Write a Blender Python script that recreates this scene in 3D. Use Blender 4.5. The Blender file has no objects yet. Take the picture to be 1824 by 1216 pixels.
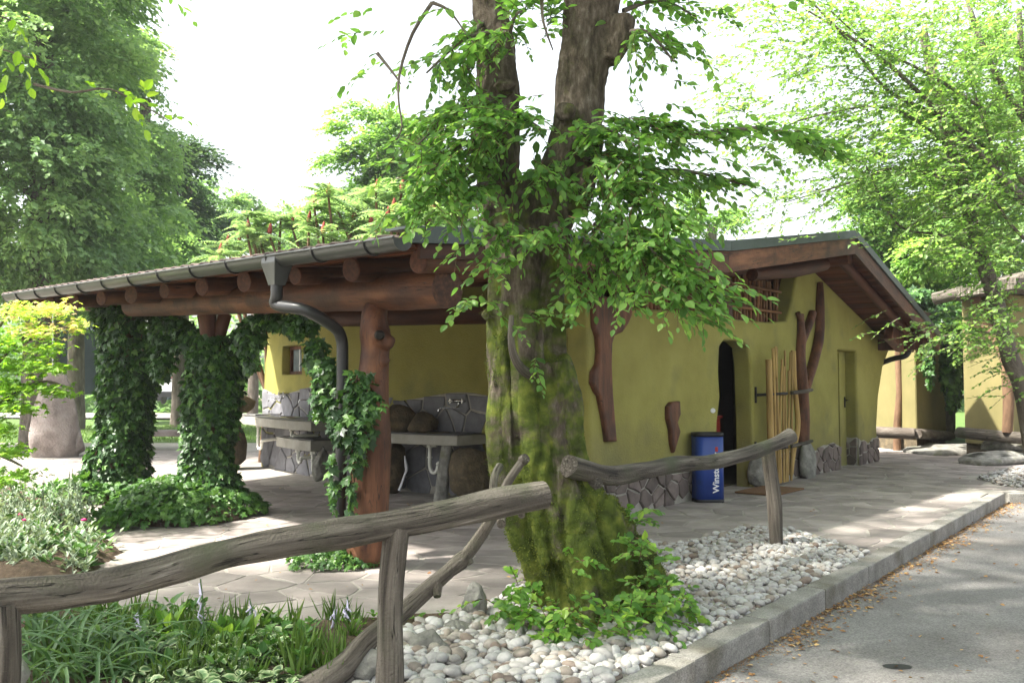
import bpy, bmesh, math, random
import numpy as np
from mathutils import Vector, Matrix
random.seed(7); rng = np.random.default_rng(7)
SC = bpy.context.scene
COL = SC.collection
# ------------------------------------------------------------------ camera
FPX, PITCH, CH = 1600.0, math.radians(2.86), 1.5      # focal length in photo pixels, tilt, eye height
cd = bpy.data.cameras.new('camera'); cam = bpy.data.objects.new('camera', cd); COL.objects.link(cam)
cd.lens = 36 * FPX / 1824; cd.sensor_width = 36; cd.clip_end = 2000; cd.clip_start = 0.05
cam.location = (0, 0, CH); cam.rotation_euler = (math.radians(90) + PITCH, 0, 0)
SC.camera = cam
# ------------------------------------------------------------------ sky and sun
SUN_AZ = math.atan2(-0.95, -0.28); SUN_EL = math.radians(54)
w = bpy.data.worlds.new('World'); SC.world = w; w.use_nodes = True
nt = w.node_tree; nt.nodes.clear()
sky = nt.nodes.new('ShaderNodeTexSky'); sky.sky_type = 'NISHITA'; sky.sun_disc = False
sky.sun_elevation = SUN_EL; sky.sun_rotation = SUN_AZ; sky.dust_density = 5; sky.air_density = 1.3
hs = nt.nodes.new('ShaderNodeHueSaturation'); hs.inputs['Saturation'].default_value = 0.35
bg = nt.nodes.new('ShaderNodeBackground'); bg.inputs['Strength'].default_value = 0.135
ow = nt.nodes.new('ShaderNodeOutputWorld')
nt.links.new(sky.outputs[0], hs.inputs['Color']); nt.links.new(hs.outputs[0], bg.inputs['Color'])
nt.links.new(bg.outputs[0], ow.inputs['Surface'])
sd = bpy.data.lights.new('sun', 'SUN'); sd.energy = 5.0; sd.angle = math.radians(1.8); sd.color = (1, 0.95, 0.86)
sun = bpy.data.objects.new('sun', sd); COL.objects.link(sun)
SDIR = Vector((math.sin(SUN_AZ) * math.cos(SUN_EL), math.cos(SUN_AZ) * math.cos(SUN_EL), math.sin(SUN_EL)))
sun.rotation_euler = SDIR.to_track_quat('Z', 'Y').to_euler(); sun.location = (0, 0, 30)
SC.view_settings.view_transform = 'Standard'; SC.view_settings.look = 'None'
SC.view_settings.gamma = 1; SC.view_settings.use_curve_mapping = False
SC.view_settings.exposure = 1.85
SC.render.engine = 'CYCLES'
SC.cycles.max_bounces = 8; SC.cycles.transparent_max_bounces = 8
# ------------------------------------------------------------------ survey helpers (photo measurement -> place in metres)
cp, sp = math.cos(PITCH), math.sin(PITCH)
def ray(px, py):
    a = (px - 912) / FPX; b = -(py - 608) / FPX
    return np.array([a, cp - b * sp, sp + b * cp])
def W(px, py, Y):
    r = ray(px, py); r = r * (Y / r[1]); return np.array([r[0], r[1], CH + r[2]])
def G(px, py, z=0.0):
    r = ray(px, py); k = (z - CH) / r[2]; return np.array([r[0] * k, r[1] * k, z])
def project(P):
    P = np.atleast_2d(P); d = P - np.array([0, 0, CH])
    f = d[:, 1] * cp + d[:, 2] * sp; u_ = -d[:, 1] * sp + d[:, 2] * cp
    f = np.maximum(f, 1e-3)
    return 912 + FPX * d[:, 0] / f, 608 - FPX * u_ / f, f
U = np.array([0.627, 0.779, 0]); Vv = np.array([-0.779, 0.627, 0]); NF = -Vv
WP = np.array([2.42, 12.0, 0])                          # a point of the gable wall's foot
def F(px, py, off=0.0):                                 # measured point on the gable wall -> (t, z)
    r = ray(px, py); o = np.array([0, 0, CH]); p0 = WP + NF * off
    k = np.dot(p0 - o, NF) / np.dot(r, NF); q = o + r * k
    return float(np.dot(q - p0, U)), float(q[2])
def FW(t, z, off=0.0):
    return WP + U * t + NF * off + np.array([0, 0, z])
# ------------------------------------------------------------------ object helpers
def tag(o, label=None, cat=None, group=None, kind=None):
    if label: o['label'] = label
    if cat: o['category'] = cat
    if group: o['group'] = group
    if kind: o['kind'] = kind
    return o
def empty(name, loc=(0, 0, 0), label=None, cat=None, group=None, kind=None, parent=None):
    o = bpy.data.objects.new(name, None); o.empty_display_size = 0.2
    COL.objects.link(o); o.location = tuple(float(c) for c in loc)
    if parent: o.parent = parent
    return tag(o, label, cat, group, kind)
def link(name, me, parent=None, kind=None, world=True):
    o = bpy.data.objects.new(name, me); COL.objects.link(o)
    if parent is not None:
        o.parent = parent
        if world:
            l = root_loc(parent); o.location = (-l[0], -l[1], -l[2])
    if kind: o['kind'] = kind
    return o
def root_loc(o):
    l = Vector(o.location)
    while o.parent is not None:
        o = o.parent; l = l + Vector(o.location)
    return l
def mesh_np(name, V, Fc, mat, rnd=None, g=None, smooth=False):
    """V (n,3), Fc (m,k) array with one k"""
    me = bpy.data.meshes.new(name); V = np.asarray(V, np.float32); Fc = np.asarray(Fc, np.int32)
    n, (m, k) = len(V), Fc.shape
    me.vertices.add(n); me.vertices.foreach_set('co', V.ravel())
    me.loops.add(m * k); me.loops.foreach_set('vertex_index', Fc.ravel())
    me.polygons.add(m); me.polygons.foreach_set('loop_start', np.arange(0, m * k, k, dtype=np.int32))
    me.update(calc_edges=True)
    me.polygons.foreach_set('use_smooth', np.full(m, smooth))
    a = me.attributes.new('rnd', 'FLOAT', 'POINT')
    a.data.foreach_set('value', np.asarray(rnd if rnd is not None else np.full(n, random.random()), np.float32))
    a = me.attributes.new('g', 'FLOAT_VECTOR', 'POINT')
    a.data.foreach_set('vector', np.asarray(g if g is not None else V, np.float32).ravel())
    me.materials.append(mat); return me
class MB:
    def __init__(s): s.v = []; s.f = []; s.g = []; s.r = []
    def add(s, V, Fc, g=None, r=None):
        b = len(s.v); r = random.random() if r is None else r
        for i, p in enumerate(V):
            s.v.append(tuple(float(c) for c in p)); s.g.append(tuple(float(c) for c in (g[i] if g is not None else p))); s.r.append(r)
        for f in Fc: s.f.append([b + int(i) for i in f])
        return s
    def box(s, c, h, ax=None, r=None, g0=None):
        c = np.array(c, float); A = np.eye(3) if ax is None else np.array(ax, float)
        V = []; g = []
        for sx, sy, sz in ((-1,-1,-1),(1,-1,-1),(1,1,-1),(-1,1,-1),(-1,-1,1),(1,-1,1),(1,1,1),(-1,1,1)):
            l = np.array([sx*h[0], sy*h[1], sz*h[2]]); V.append(c + A.T @ l if ax is not None else c + l)
            g.append(l + (c if g0 is None else g0))
        return s.add(V, [(0,3,2,1),(4,5,6,7),(0,1,5,4),(1,2,6,5),(2,3,7,6),(3,0,4,7)], g, r)
    def tube(s, pts, rad, seg=10, caps=True, r=None, wob=0.0, ws=3.0, flat=1.0):
        pts = [np.array(p, float) for p in pts]; n = len(pts)
        rad = [rad] * n if np.isscalar(rad) else list(rad)
        T = [pts[min(i+1, n-1)] - pts[max(i-1, 0)] for i in range(n)]; T = [t/ (np.linalg.norm(t)+1e-9) for t in T]
        a = np.cross(T[0], (0, 0, 1.0)); a = a if np.linalg.norm(a) > 0.1 else np.cross(T[0], (0, 1.0, 0)); a /= np.linalg.norm(a)
        V = []; g = []; L = 0; off = random.random() * 20
        for i in range(n):
            if i: L += np.linalg.norm(pts[i]-pts[i-1]); a = a - T[i]*np.dot(a, T[i]); a /= np.linalg.norm(a)
            b = np.cross(T[i], a)
            for k in range(seg):
                th = 2*math.pi*k/seg; rr = rad[i]
                if wob:
                    rr *= 1 + wob*(math.sin(3*th+L*ws+off)*0.5 + math.sin(2*th-L*ws*1.7+off*2)*0.6 + math.sin(5*th+L*ws*0.6)*0.3)
                V.append(pts[i] + a*math.cos(th)*rr + b*math.sin(th)*rr*flat)
                g.append((math.cos(th)*rad[i] + off, math.sin(th)*rad[i], L))
        Fc = []
        for i in range(n-1):
            for k in range(seg):
                k2 = (k+1) % seg
                Fc.append((i*seg+k, i*seg+k2, (i+1)*seg+k2, (i+1)*seg+k))
        s.add(V, Fc, g, r)
        if caps:
            m = 0
            for e, idx in ((0, 0), (n-1, (n-1)*seg)):
                ring = V[idx:idx+seg]; gg = [(x[0]*1.0, x[1], x[2]+ (0.5 if e else -0.5)) for x in g[idx:idx+seg]]
                s.add(ring, [list(range(seg))[::(-1 if e == 0 else 1)]], [( (p[0]-off)*3+off, p[1]*3, p[2]) for p in gg], r)
        return s
    def build(s, name, mat, parent=None, smooth=False, kind=None, bevel=0.0, bseg=2, mat2=None):
        me = bpy.data.meshes.new(name); me.from_pydata(s.v, [], s.f)
        if smooth is True:
            me.polygons.foreach_set('use_smooth', [len(f) <= 4 for f in s.f])
        a = me.attributes.new('rnd', 'FLOAT', 'POINT'); a.data.foreach_set('value', s.r)
        a = me.attributes.new('g', 'FLOAT_VECTOR', 'POINT'); a.data.foreach_set('vector', [c for p in s.g for c in p])
        if bevel:
            bm = bmesh.new(); bm.from_mesh(me)
            bmesh.ops.remove_doubles(bm, verts=bm.verts, dist=1e-5)
            bmesh.ops.bevel(bm, geom=bm.edges[:], offset=bevel, segments=bseg, affect='EDGES', profile=0.6)
            bm.to_mesh(me); bm.free()
        me.materials.append(mat)
        return link(name, me, parent, kind)
def smooth_path(pts, n=24):
    P = np.array(pts, float); out = []
    m = len(P)
    for i in range(m-1):
        p0 = P[max(i-1, 0)]; p1 = P[i]; p2 = P[i+1]; p3 = P[min(i+2, m-1)]
        k = max(2, n // (m-1))
        for j in range(k):
            t = j / k
            out.append(0.5*((2*p1) + (-p0+p2)*t + (2*p0-5*p1+4*p2-p3)*t*t + (-p0+3*p1-3*p2+p3)*t**3))
    out.append(P[-1]); return out
_K = rng.normal(size=(40, 3)); _PH = rng.uniform(0, 6.28, 40)
def snoise(P, scale, oct_=3, seed=0):
    P = np.asarray(P, float) * scale; r = np.zeros(len(P)); amp = 1; tot = 0
    for o in range(oct_):
        for i in range(5):
            j = (seed*7 + o*5 + i) % 40
            r += amp * np.sin(P @ _K[j] * (2**o) + _PH[j] + seed)
        tot += amp * 5; amp *= 0.5
    return r / tot * 2.0
def evaluated(o):
    dg = bpy.context.evaluated_depsgraph_get(); me = bpy.data.meshes.new_from_object(o.evaluated_get(dg)); return me
def organic(mb, name, mat, parent, voxel=0.015, noise=((0.012, 9, 3),), smooth_it=4, fn=None):
    """join overlapping tubes into one continuous skin and roughen it"""
    o = mb.build(name, mat); md = o.modifiers.new('r', 'REMESH'); md.mode = 'VOXEL'; md.voxel_size = voxel
    md2 = o.modifiers.new('s', 'SMOOTH'); md2.iterations = smooth_it; md2.factor = 0.5
    me = evaluated(o); bpy.data.objects.remove(o)
    n = len(me.vertices); V = np.empty(n*3); me.vertices.foreach_get('co', V); V = V.reshape(-1, 3)
    N = np.empty(n*3); me.vertex_normals.foreach_get('vector', N); N = N.reshape(-1, 3)
    d = np.zeros(n)
    for amp, sc, o_ in noise: d += amp * snoise(V * (1, 1, 0.45), sc, o_, int(sc))
    if fn: d += fn(V)
    g = V.copy(); V2 = V + N * d[:, None]
    me.vertices.foreach_set('co', V2.astype(np.float32).ravel())
    me.polygons.foreach_set('use_smooth', np.ones(len(me.polygons), bool))
    for nm in ('rnd', 'g'):
        if nm in me.attributes: me.attributes.remove(me.attributes[nm])
    a = me.attributes.new('rnd', 'FLOAT', 'POINT'); a.data.foreach_set('value', np.clip(0.5 + d/0.05, 0, 1).astype(np.float32))
    a = me.attributes.new('g', 'FLOAT_VECTOR', 'POINT'); a.data.foreach_set('vector', g.astype(np.float32).ravel())
    me.materials.clear(); me.materials.append(mat); me.update()
    return link(name, me, parent), V2, N
def plate(name, outline, mat, parent, frame, thick=0.04, bevel=0.02, off=0.0):
    """board or wall given as outline in (t,z), with real thickness and rounded rims, placed by frame(t,z,off)"""
    bm = bmesh.new(); vs = [bm.verts.new((x, z, thick/2)) for x, z in outline]; f = bm.faces.new(vs); bm.normal_update()
    if f.normal.z < 0: f.normal_flip()
    back = bmesh.ops.extrude_face_region(bm, geom=[f], use_keep_orig=True); bmesh.ops.translate(bm, verts=[v for v in back['geom'] if isinstance(v, bmesh.types.BMVert)], vec=(0, 0, -thick))
    bmesh.ops.recalc_face_normals(bm, faces=bm.faces[:])
    ed = [e for e in bm.edges if all(v.co.z > thick/2-1e-5 for v in e.verts)]
    bmesh.ops.bevel(bm, geom=ed, offset=bevel, segments=3, affect='EDGES', profile=0.5, clamp_overlap=True)
    bmesh.ops.triangulate(bm, faces=[f_ for f_ in bm.faces if len(f_.verts) > 4])
    o0 = frame(0, 0, 0); ex = frame(1, 0, 0)-o0; ez = frame(0, 1, 0)-o0; en = frame(0, 0, 1)-o0; flat = [v.co[:] for v in bm.verts]
    for v in bm.verts: v.co = o0 + v.co.x*ex + v.co.y*ez + (v.co.z+off)*en
    bmesh.ops.recalc_face_normals(bm, faces=bm.faces[:])
    me = bpy.data.meshes.new(name); bm.to_mesh(me); bm.free()
    a = me.attributes.new('rnd', 'FLOAT', 'POINT'); a.data.foreach_set('value', np.full(len(flat), random.random(), np.float32))
    a = me.attributes.new('g', 'FLOAT_VECTOR', 'POINT'); a.data.foreach_set('vector', [c for p in flat for c in (p[0], p[2], p[1])])
    me.materials.append(mat); return link(name, me, parent)
# ------------------------------------------------------------------ materials
def nmat(name):
    m = bpy.data.materials.new(name); m.use_nodes = True; nt = m.node_tree; nt.nodes.clear()
    out = nt.nodes.new('ShaderNodeOutputMaterial'); b = nt.nodes.new('ShaderNodeBsdfPrincipled')
    nt.links.new(b.outputs[0], out.inputs[0]); return m, nt, b, out
def ramp(nt, stops):
    r = nt.nodes.new('ShaderNodeValToRGB'); e = r.color_ramp.elements
    while len(e) < len(stops): e.new(0.5)
    for i, (p, c) in enumerate(stops): e[i].position = p; e[i].color = (*c, 1)
    return r
def gmat(name, stops, scale=(1, 1, 1), detail=6, rough=0.8, bump=0.3, bdist=0.01, var=0.25, metallic=0, spec=0.3,
         fine=None, over=None, dist=0.0, spread=1.6, crack=None, foot=None, speck=0):
    """stops: ramp over noise of the 'g' coordinate; var: piece to piece brightness; over=(colour, scale, lo, hi): patches"""
    m, nt, b, out = nmat(name); L = nt.links
    at = nt.nodes.new('ShaderNodeAttribute'); at.attribute_name = 'g'
    mp = nt.nodes.new('ShaderNodeMapping'); mp.inputs['Scale'].default_value = scale
    L.new(at.outputs['Vector'], mp.inputs['Vector'])
    n = nt.nodes.new('ShaderNodeTexNoise'); n.inputs['Scale'].default_value = 1; n.inputs['Detail'].default_value = detail
    n.inputs['Roughness'].default_value = 0.6; n.inputs['Distortion'].default_value = dist
    L.new(mp.outputs[0], n.inputs['Vector'])
    mr = nt.nodes.new('ShaderNodeMapRange'); mr.inputs['From Min'].default_value = 0.5-0.5/spread*0.75; mr.inputs['From Max'].default_value = 0.5+0.5/spread*0.75
    L.new(n.outputs['Fac'], mr.inputs['Value'])
    r = ramp(nt, stops); L.new(mr.outputs[0], r.inputs['Fac']); col = r.outputs[0]
    if over:
        oc, os_, lo, hi = over
        n2 = nt.nodes.new('ShaderNodeTexNoise'); n2.inputs['Scale'].default_value = os_; n2.inputs['Detail'].default_value = 5
        L.new(at.outputs['Vector'], n2.inputs['Vector'])
        mr2 = nt.nodes.new('ShaderNodeMapRange'); mr2.inputs['From Min'].default_value = lo; mr2.inputs['From Max'].default_value = hi
        L.new(n2.outputs['Fac'], mr2.inputs['Value'])
        mx = nt.nodes.new('ShaderNodeMix'); mx.data_type = 'RGBA'; L.new(mr2.outputs[0], mx.inputs['Factor'])
        L.new(col, mx.inputs['A']); mx.inputs['B'].default_value = (*oc, 1); col = mx.outputs['Result']
    if speck:                                            # grains of aggregate
        ns = nt.nodes.new('ShaderNodeTexVoronoi'); ns.inputs['Scale'].default_value = speck; L.new(at.outputs['Vector'], ns.inputs['Vector'])
        sm = nt.nodes.new('ShaderNodeSeparateColor'); L.new(ns.outputs['Color'], sm.inputs[0]); sr = nt.nodes.new('ShaderNodeMapRange'); sr.inputs['To Min'].default_value = .72; sr.inputs['To Max'].default_value = 1.32; L.new(sm.outputs[0], sr.inputs['Value'])
        sh_ = nt.nodes.new('ShaderNodeHueSaturation'); L.new(sr.outputs[0], sh_.inputs['Value']); L.new(col, sh_.inputs['Color']); col = sh_.outputs[0]
    if crack:                                            # dark lengthwise drying cracks
        mc = nt.nodes.new('ShaderNodeMapping'); mc.inputs['Scale'].default_value = (crack, crack, crack*.035); L.new(at.outputs['Vector'], mc.inputs['Vector'])
        nc = nt.nodes.new('ShaderNodeTexNoise'); nc.inputs['Scale'].default_value = 1; nc.inputs['Detail'].default_value = 3; nc.inputs['Distortion'].default_value = .6; L.new(mc.outputs[0], nc.inputs['Vector'])
        ab = nt.nodes.new('ShaderNodeMath'); ab.operation = 'SUBTRACT'; L.new(nc.outputs['Fac'], ab.inputs[0]); ab.inputs[1].default_value = .5
        ab2 = nt.nodes.new('ShaderNodeMath'); ab2.operation = 'ABSOLUTE'; L.new(ab.outputs[0], ab2.inputs[0])
        cm = nt.nodes.new('ShaderNodeMapRange'); cm.inputs['From Min'].default_value = .0; cm.inputs['From Max'].default_value = .016; L.new(ab2.outputs[0], cm.inputs['Value']); CR = cm.outputs[0]
        mk_ = nt.nodes.new('ShaderNodeTexNoise'); mk_.inputs['Scale'].default_value = 4; L.new(at.outputs['Vector'], mk_.inputs['Vector'])
        mkr = nt.nodes.new('ShaderNodeMapRange'); mkr.inputs['From Min'].default_value = .42; mkr.inputs['From Max'].default_value = .55; L.new(mk_.outputs['Fac'], mkr.inputs['Value'])
        mxm = nt.nodes.new('ShaderNodeMath'); mxm.operation = 'MAXIMUM'; L.new(CR, mxm.inputs[0]); inv = nt.nodes.new('ShaderNodeMath'); inv.operation = 'SUBTRACT'; inv.inputs[0].default_value = 1; L.new(mkr.outputs[0], inv.inputs[1]); L.new(inv.outputs[0], mxm.inputs[1]); CR = mxm.outputs[0]
        cx = nt.nodes.new('ShaderNodeMix'); cx.data_type = 'RGBA'; L.new(CR, cx.inputs['Factor']); cx.inputs['A'].default_value = (.012, .010, .008, 1); L.new(col, cx.inputs['B']); col = cx.outputs['Result']
    if foot:                                             # splash dirt near the ground, ragged
        sx = nt.nodes.new('ShaderNodeSeparateXYZ'); L.new(at.outputs['Vector'], sx.inputs[0])
        nf = nt.nodes.new('ShaderNodeTexNoise'); nf.inputs['Scale'].default_value = 3; nf.inputs['Detail'].default_value = 7; L.new(at.outputs['Vector'], nf.inputs['Vector'])
        af = nt.nodes.new('ShaderNodeMath'); af.operation = 'MULTIPLY_ADD'; L.new(nf.outputs['Fac'], af.inputs[0]); af.inputs[1].default_value = -1.6; L.new(sx.outputs['Z'], af.inputs[2])
        fm = nt.nodes.new('ShaderNodeMapRange'); fm.inputs['From Min'].default_value = -.5; fm.inputs['From Max'].default_value = .35; fm.inputs['To Min'].default_value = .55; fm.inputs['To Max'].default_value = 0; L.new(af.outputs[0], fm.inputs['Value'])
        fx = nt.nodes.new('ShaderNodeMix'); fx.data_type = 'RGBA'; L.new(fm.outputs[0], fx.inputs['Factor']); L.new(col, fx.inputs['A']); fx.inputs['B'].default_value = (*foot, 1); col = fx.outputs['Result']
    if var:
        ar = nt.nodes.new('ShaderNodeAttribute'); ar.attribute_name = 'rnd'
        m2 = nt.nodes.new('ShaderNodeMapRange'); m2.inputs['To Min'].default_value = 1-var; m2.inputs['To Max'].default_value = 1+var
        L.new(ar.outputs['Fac'], m2.inputs['Value'])
        hs = nt.nodes.new('ShaderNodeHueSaturation'); L.new(m2.outputs[0], hs.inputs['Value']); L.new(col, hs.inputs['Color']); col = hs.outputs[0]
    L.new(col, b.inputs['Base Color'])
    b.inputs['Roughness'].default_value = rough; b.inputs['Metallic'].default_value = metallic
    b.inputs['Specular IOR Level'].default_value = spec
    h = n.outputs['Fac']
    if fine:
        n3 = nt.nodes.new('ShaderNodeTexNoise'); n3.inputs['Scale'].default_value = fine; n3.inputs['Detail'].default_value = 4
        L.new(at.outputs['Vector'], n3.inputs['Vector'])
        ma = nt.nodes.new('ShaderNodeMath'); ma.operation = 'ADD'; L.new(h, ma.inputs[0]); L.new(n3.outputs['Fac'], ma.inputs[1]); h = ma.outputs[0]
    if crack:
        mb_ = nt.nodes.new('ShaderNodeMath'); mb_.operation = 'MULTIPLY_ADD'; L.new(CR, mb_.inputs[0]); mb_.inputs[1].default_value = .8; L.new(h, mb_.inputs[2]); h = mb_.outputs[0]
    if bump:
        bp = nt.nodes.new('ShaderNodeBump'); bp.inputs['Strength'].default_value = bump; bp.inputs['Distance'].default_value = bdist
        L.new(h, bp.inputs['Height']); L.new(bp.outputs[0], b.inputs['Normal'])
    return m
def leafmat(name, stops, trans=0.45, rough=0.5, tcol=1.6):
    m, nt, b, out = nmat(name); L = nt.links
    ar = nt.nodes.new('ShaderNodeAttribute'); ar.attribute_name = 'rnd'
    r = ramp(nt, stops); L.new(ar.outputs['Fac'], r.inputs['Fac']); L.new(r.outputs[0], b.inputs['Base Color'])
    b.inputs['Roughness'].default_value = rough; b.inputs['Specular IOR Level'].default_value = 0.35
    t = nt.nodes.new('ShaderNodeBsdfTranslucent')
    g = nt.nodes.new('ShaderNodeMix'); g.data_type = 'RGBA'; g.blend_type = 'MULTIPLY'; g.inputs['Factor'].default_value = 1
    L.new(r.outputs[0], g.inputs['A']); g.inputs['B'].default_value = (tcol*1.15, tcol*1.2, tcol*0.6, 1); L.new(g.outputs['Result'], t.inputs['Color'])
    mx = nt.nodes.new('ShaderNodeMixShader'); mx.inputs[0].default_value = trans
    L.new(b.outputs[0], mx.inputs[1]); L.new(t.outputs[0], mx.inputs[2]); L.new(mx.outputs[0], out.inputs[0])
    return m
M = {}
M['plaster'] = gmat('ochre_plaster', [(0, (.205, .188, .048)), (.5, (.265, .248, .066)), (1, (.31, .29, .085))], (1.2, 1.2, 1.2), 7, .9, .8, .014, .04, fine=55, over=((.15, .15, .06), 1.3, .55, .78), foot=(.12, .105, .06))
M['plaster_far'] = gmat('annex_plaster', [(0, (.15, .135, .055)), (1, (.215, .185, .078))], (1.5, 1.5, 1.5), 6, .9, .4, .01, .08, fine=50)
M['log'] = gmat('stained_log', [(0, (.032, .013, .009)), (.5, (.105, .042, .021)), (1, (.21, .092, .046))], (9, 9, 1.2), 6, .6, .5, .008, .25, fine=30, over=((.04, .018, .012), 2.5, .5, .7), crack=24)
M['log_dark'] = gmat('dark_stained_wood', [(0, (.035, .014, .01)), (.6, (.09, .034, .02)), (1, (.14, .055, .03))], (10, 10, 1.5), 6, .65, .5, .006, .3)
M['board'] = gmat('soffit_board', [(0, (.07, .022, .010)), (1, (.17, .058, .026))], (6, 6, 1), 6, .65, .35, .004, .35)
M['weathered'] = gmat('weathered_wood', [(0, (.03, .025, .02)), (.4, (.085, .072, .058)), (.8, (.165, .145, .12)), (1, (.29, .265, .23))], (26, 26, 1.3), 9, .9, .9, .012, .1, fine=90, over=((.07, .075, .045), 3, .52, .72), dist=.5, spread=1.9, crack=30)
M['stick'] = gmat('peeled_pole', [(0, (.20, .12, .035)), (1, (.42, .29, .11))], (20, 20, 2), 5, .7, .3, .003, .25)
M['stick_dark'] = gmat('hazel_stick', [(0, (.10, .045, .02)), (1, (.26, .13, .06))], (20, 20, 2), 5, .75, .3, .003, .3)
M['zinc'] = gmat('zinc_gutter', [(0, (.06, .063, .062)), (1, (.105, .11, .107))], (4, 4, 1.5), 5, .38, .05, .002, .05, metallic=.6, spec=.5)
M['pipe_dark'] = gmat('dark_downpipe', [(0, (.022, .022, .023)), (1, (.045, .045, .047))], (4, 4, 2), 5, .36, .05, .002, .1, metallic=.4, spec=.5)
M['flashing'] = gmat('roof_flashing', [(0, (.05, .065, .06)), (1, (.11, .13, .125))], (2, 2, 2), 5, .45, .05, .002, .05, metallic=.5)
M['tile'] = gmat('roof_tile', [(0, (.05, .037, .034)), (1, (.12, .088, .08))], (8, 8, 8), 5, .85, .3, .004, .4)
M['flag'] = gmat('porphyry_flag', [(0, (.175, .152, .140)), (.5, (.25, .22, .203)), (1, (.34, .305, .28))], (2.2, 2.2, 2.2), 8, .82, .5, .006, .22, fine=40)
M['mortar'] = gmat('pale_mortar', [(0, (.22, .205, .18)), (1, (.36, .335, .295))], (5, 5, 5), 6, .95, .5, .006, 0, fine=90)
M['plinth'] = gmat('plinth_stone', [(0, (.085, .068, .062)), (1, (.18, .145, .13))], (6, 6, 6), 7, .85, .5, .006, .3, fine=60)
M['plinth_mortar'] = gmat('plinth_mortar', [(0, (.22, .21, .18)), (1, (.36, .34, .30))], (8, 8, 8), 6, .95, .5, .006, 0)
M['splash'] = gmat('grey_splash_stone', [(0, (.10, .10, .11)), (1, (.21, .21, .225))], (5, 5, 5), 7, .8, .5, .006, .25, fine=60)
M['concrete'] = gmat('kerb_concrete', [(0, (.15, .145, .13)), (.5, (.22, .21, .19)), (1, (.29, .28, .255))], (5, 5, 5), 8, .9, .5, .004, .10, fine=160, over=((.12, .11, .085), 2.6, .5, .72), speck=140)
M['asphalt'] = gmat('asphalt', [(0, (.13, .124, .118)), (.5, (.175, .167, .16)), (1, (.23, .22, .21))], (1.2, 1.2, 1.2), 10, .9, .8, .006, 0, fine=230, over=((.11, .10, .09), .8, .52, .75), speck=110)
M['soil'] = gmat('bed_soil', [(0, (.045, .03, .02)), (.6, (.10, .07, .045)), (1, (.17, .13, .09))], (14, 14, 14), 8, .95, 1, .02, 0, fine=120)
M['gravel'] = gmat('grit', [(0, (.16, .14, .11)), (1, (.42, .39, .35))], (70, 70, 70), 6, .95, 1, .01, 0)
M['grass'] = gmat('lawn', [(0, (.05, .10, .02)), (1, (.11, .18, .04))], (1.5, 1.5, 1.5), 8, .95, .8, .03, 0, fine=60)
M['earth'] = gmat('earth', [(0, (.09, .08, .05)), (1, (.17, .15, .10))], (.8, .8, .8), 8, .95, .5, .03, 0)
M['rock'] = gmat('grey_rock', [(0, (.09, .09, .08)), (.5, (.19, .185, .165)), (1, (.32, .31, .28))], (7, 7, 7), 9, .9, 1, .015, .15, fine=45, over=((.10, .11, .05), 4, .56, .75))
M['rock_pink'] = gmat('pinkish_rock', [(0, (.13, .105, .095)), (.5, (.24, .20, .185)), (1, (.36, .32, .30))], (3, 3, 3), 9, .9, 1, .02, .1, fine=25)
M['rock_dark'] = gmat('dark_rock', [(0, (.035, .028, .022)), (.6, (.10, .08, .05)), (1, (.22, .16, .09))], (5, 5, 5), 9, .9, 1, .02, .2, fine=30)
M['counter'] = gmat('worktop_concrete', [(0, (.20, .19, .16)), (1, (.32, .31, .27))], (4, 4, 4), 7, .7, .3, .004, .05)
M['counter_top'] = gmat('worktop_slate', [(0, (.05, .05, .055)), (1, (.10, .10, .105))], (5, 5, 5), 7, .35, .2, .003, .05)
M['steel'] = gmat('steel', [(0, (.45, .45, .45)), (1, (.6, .6, .6))], (3, 3, 3), 3, .22, 0, .001, 0, metallic=1)
M['white_pipe'] = gmat('white_plastic', [(0, (.55, .55, .50)), (1, (.68, .68, .62))], (3, 3, 3), 3, .4, 0, .001, 0)
M['cloth'] = gmat('white_cloth', [(0, (.5, .5, .52)), (1, (.65, .65, .68))], (8, 8, 8), 4, .9, .3, .01, 0)
M['blue'] = gmat('blue_bin_paint', [(0, (.012, .035, .19)), (1, (.018, .055, .27))], (3, 3, 3), 5, .35, .03, .002, 0, spec=.5, over=((.02, .04, .12), 5, .6, .8))
M['black'] = gmat('black_plastic', [(0, (.012, .012, .013)), (1, (.025, .025, .027))], (5, 5, 5), 4, .5, .05, .002, 0)
M['white'] = gmat('white_print', [(0, (.7, .7, .72)), (1, (.78, .78, .8))], (5, 5, 5), 3, .5, 0, .001, 0)
M['redprint'] = gmat('red_print', [(0, (.35, .03, .03)), (1, (.4, .04, .04))], (5, 5, 5), 3, .5, 0, .001, 0)
M['iron'] = gmat('black_iron', [(0, (.015, .014, .013)), (1, (.05, .045, .04))], (10, 10, 10), 5, .5, .2, .002, .1, metallic=.6)
M['redwood'] = gmat('red_cabinet_paint', [(0, (.16, .022, .014)), (1, (.22, .03, .02))], (4, 4, 4), 4, .5, .1, .002, 0)
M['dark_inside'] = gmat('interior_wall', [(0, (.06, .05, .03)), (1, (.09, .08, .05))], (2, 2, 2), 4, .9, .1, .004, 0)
M['mat'] = gmat('coir_mat', [(0, (.10, .05, .025)), (1, (.20, .115, .06))], (60, 60, 60), 5, .95, .8, .006, 0)
M['glass'] = gmat('window_glass', [(0, (.10, .13, .14)), (1, (.22, .26, .27))], (9, 9, 9), 3, .06, 0, .001, 0, spec=.8)
M['carwhite'] = gmat('white_car_paint', [(0, (.62, .63, .64)), (1, (.7, .71, .72))], (2, 2, 2), 3, .25, 0, .001, 0, spec=.6)
M['tail'] = gmat('red_lamp_glass', [(0, (.45, .02, .02)), (1, (.5, .03, .03))], (3, 3, 3), 3, .2, 0, .001, 0)
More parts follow.
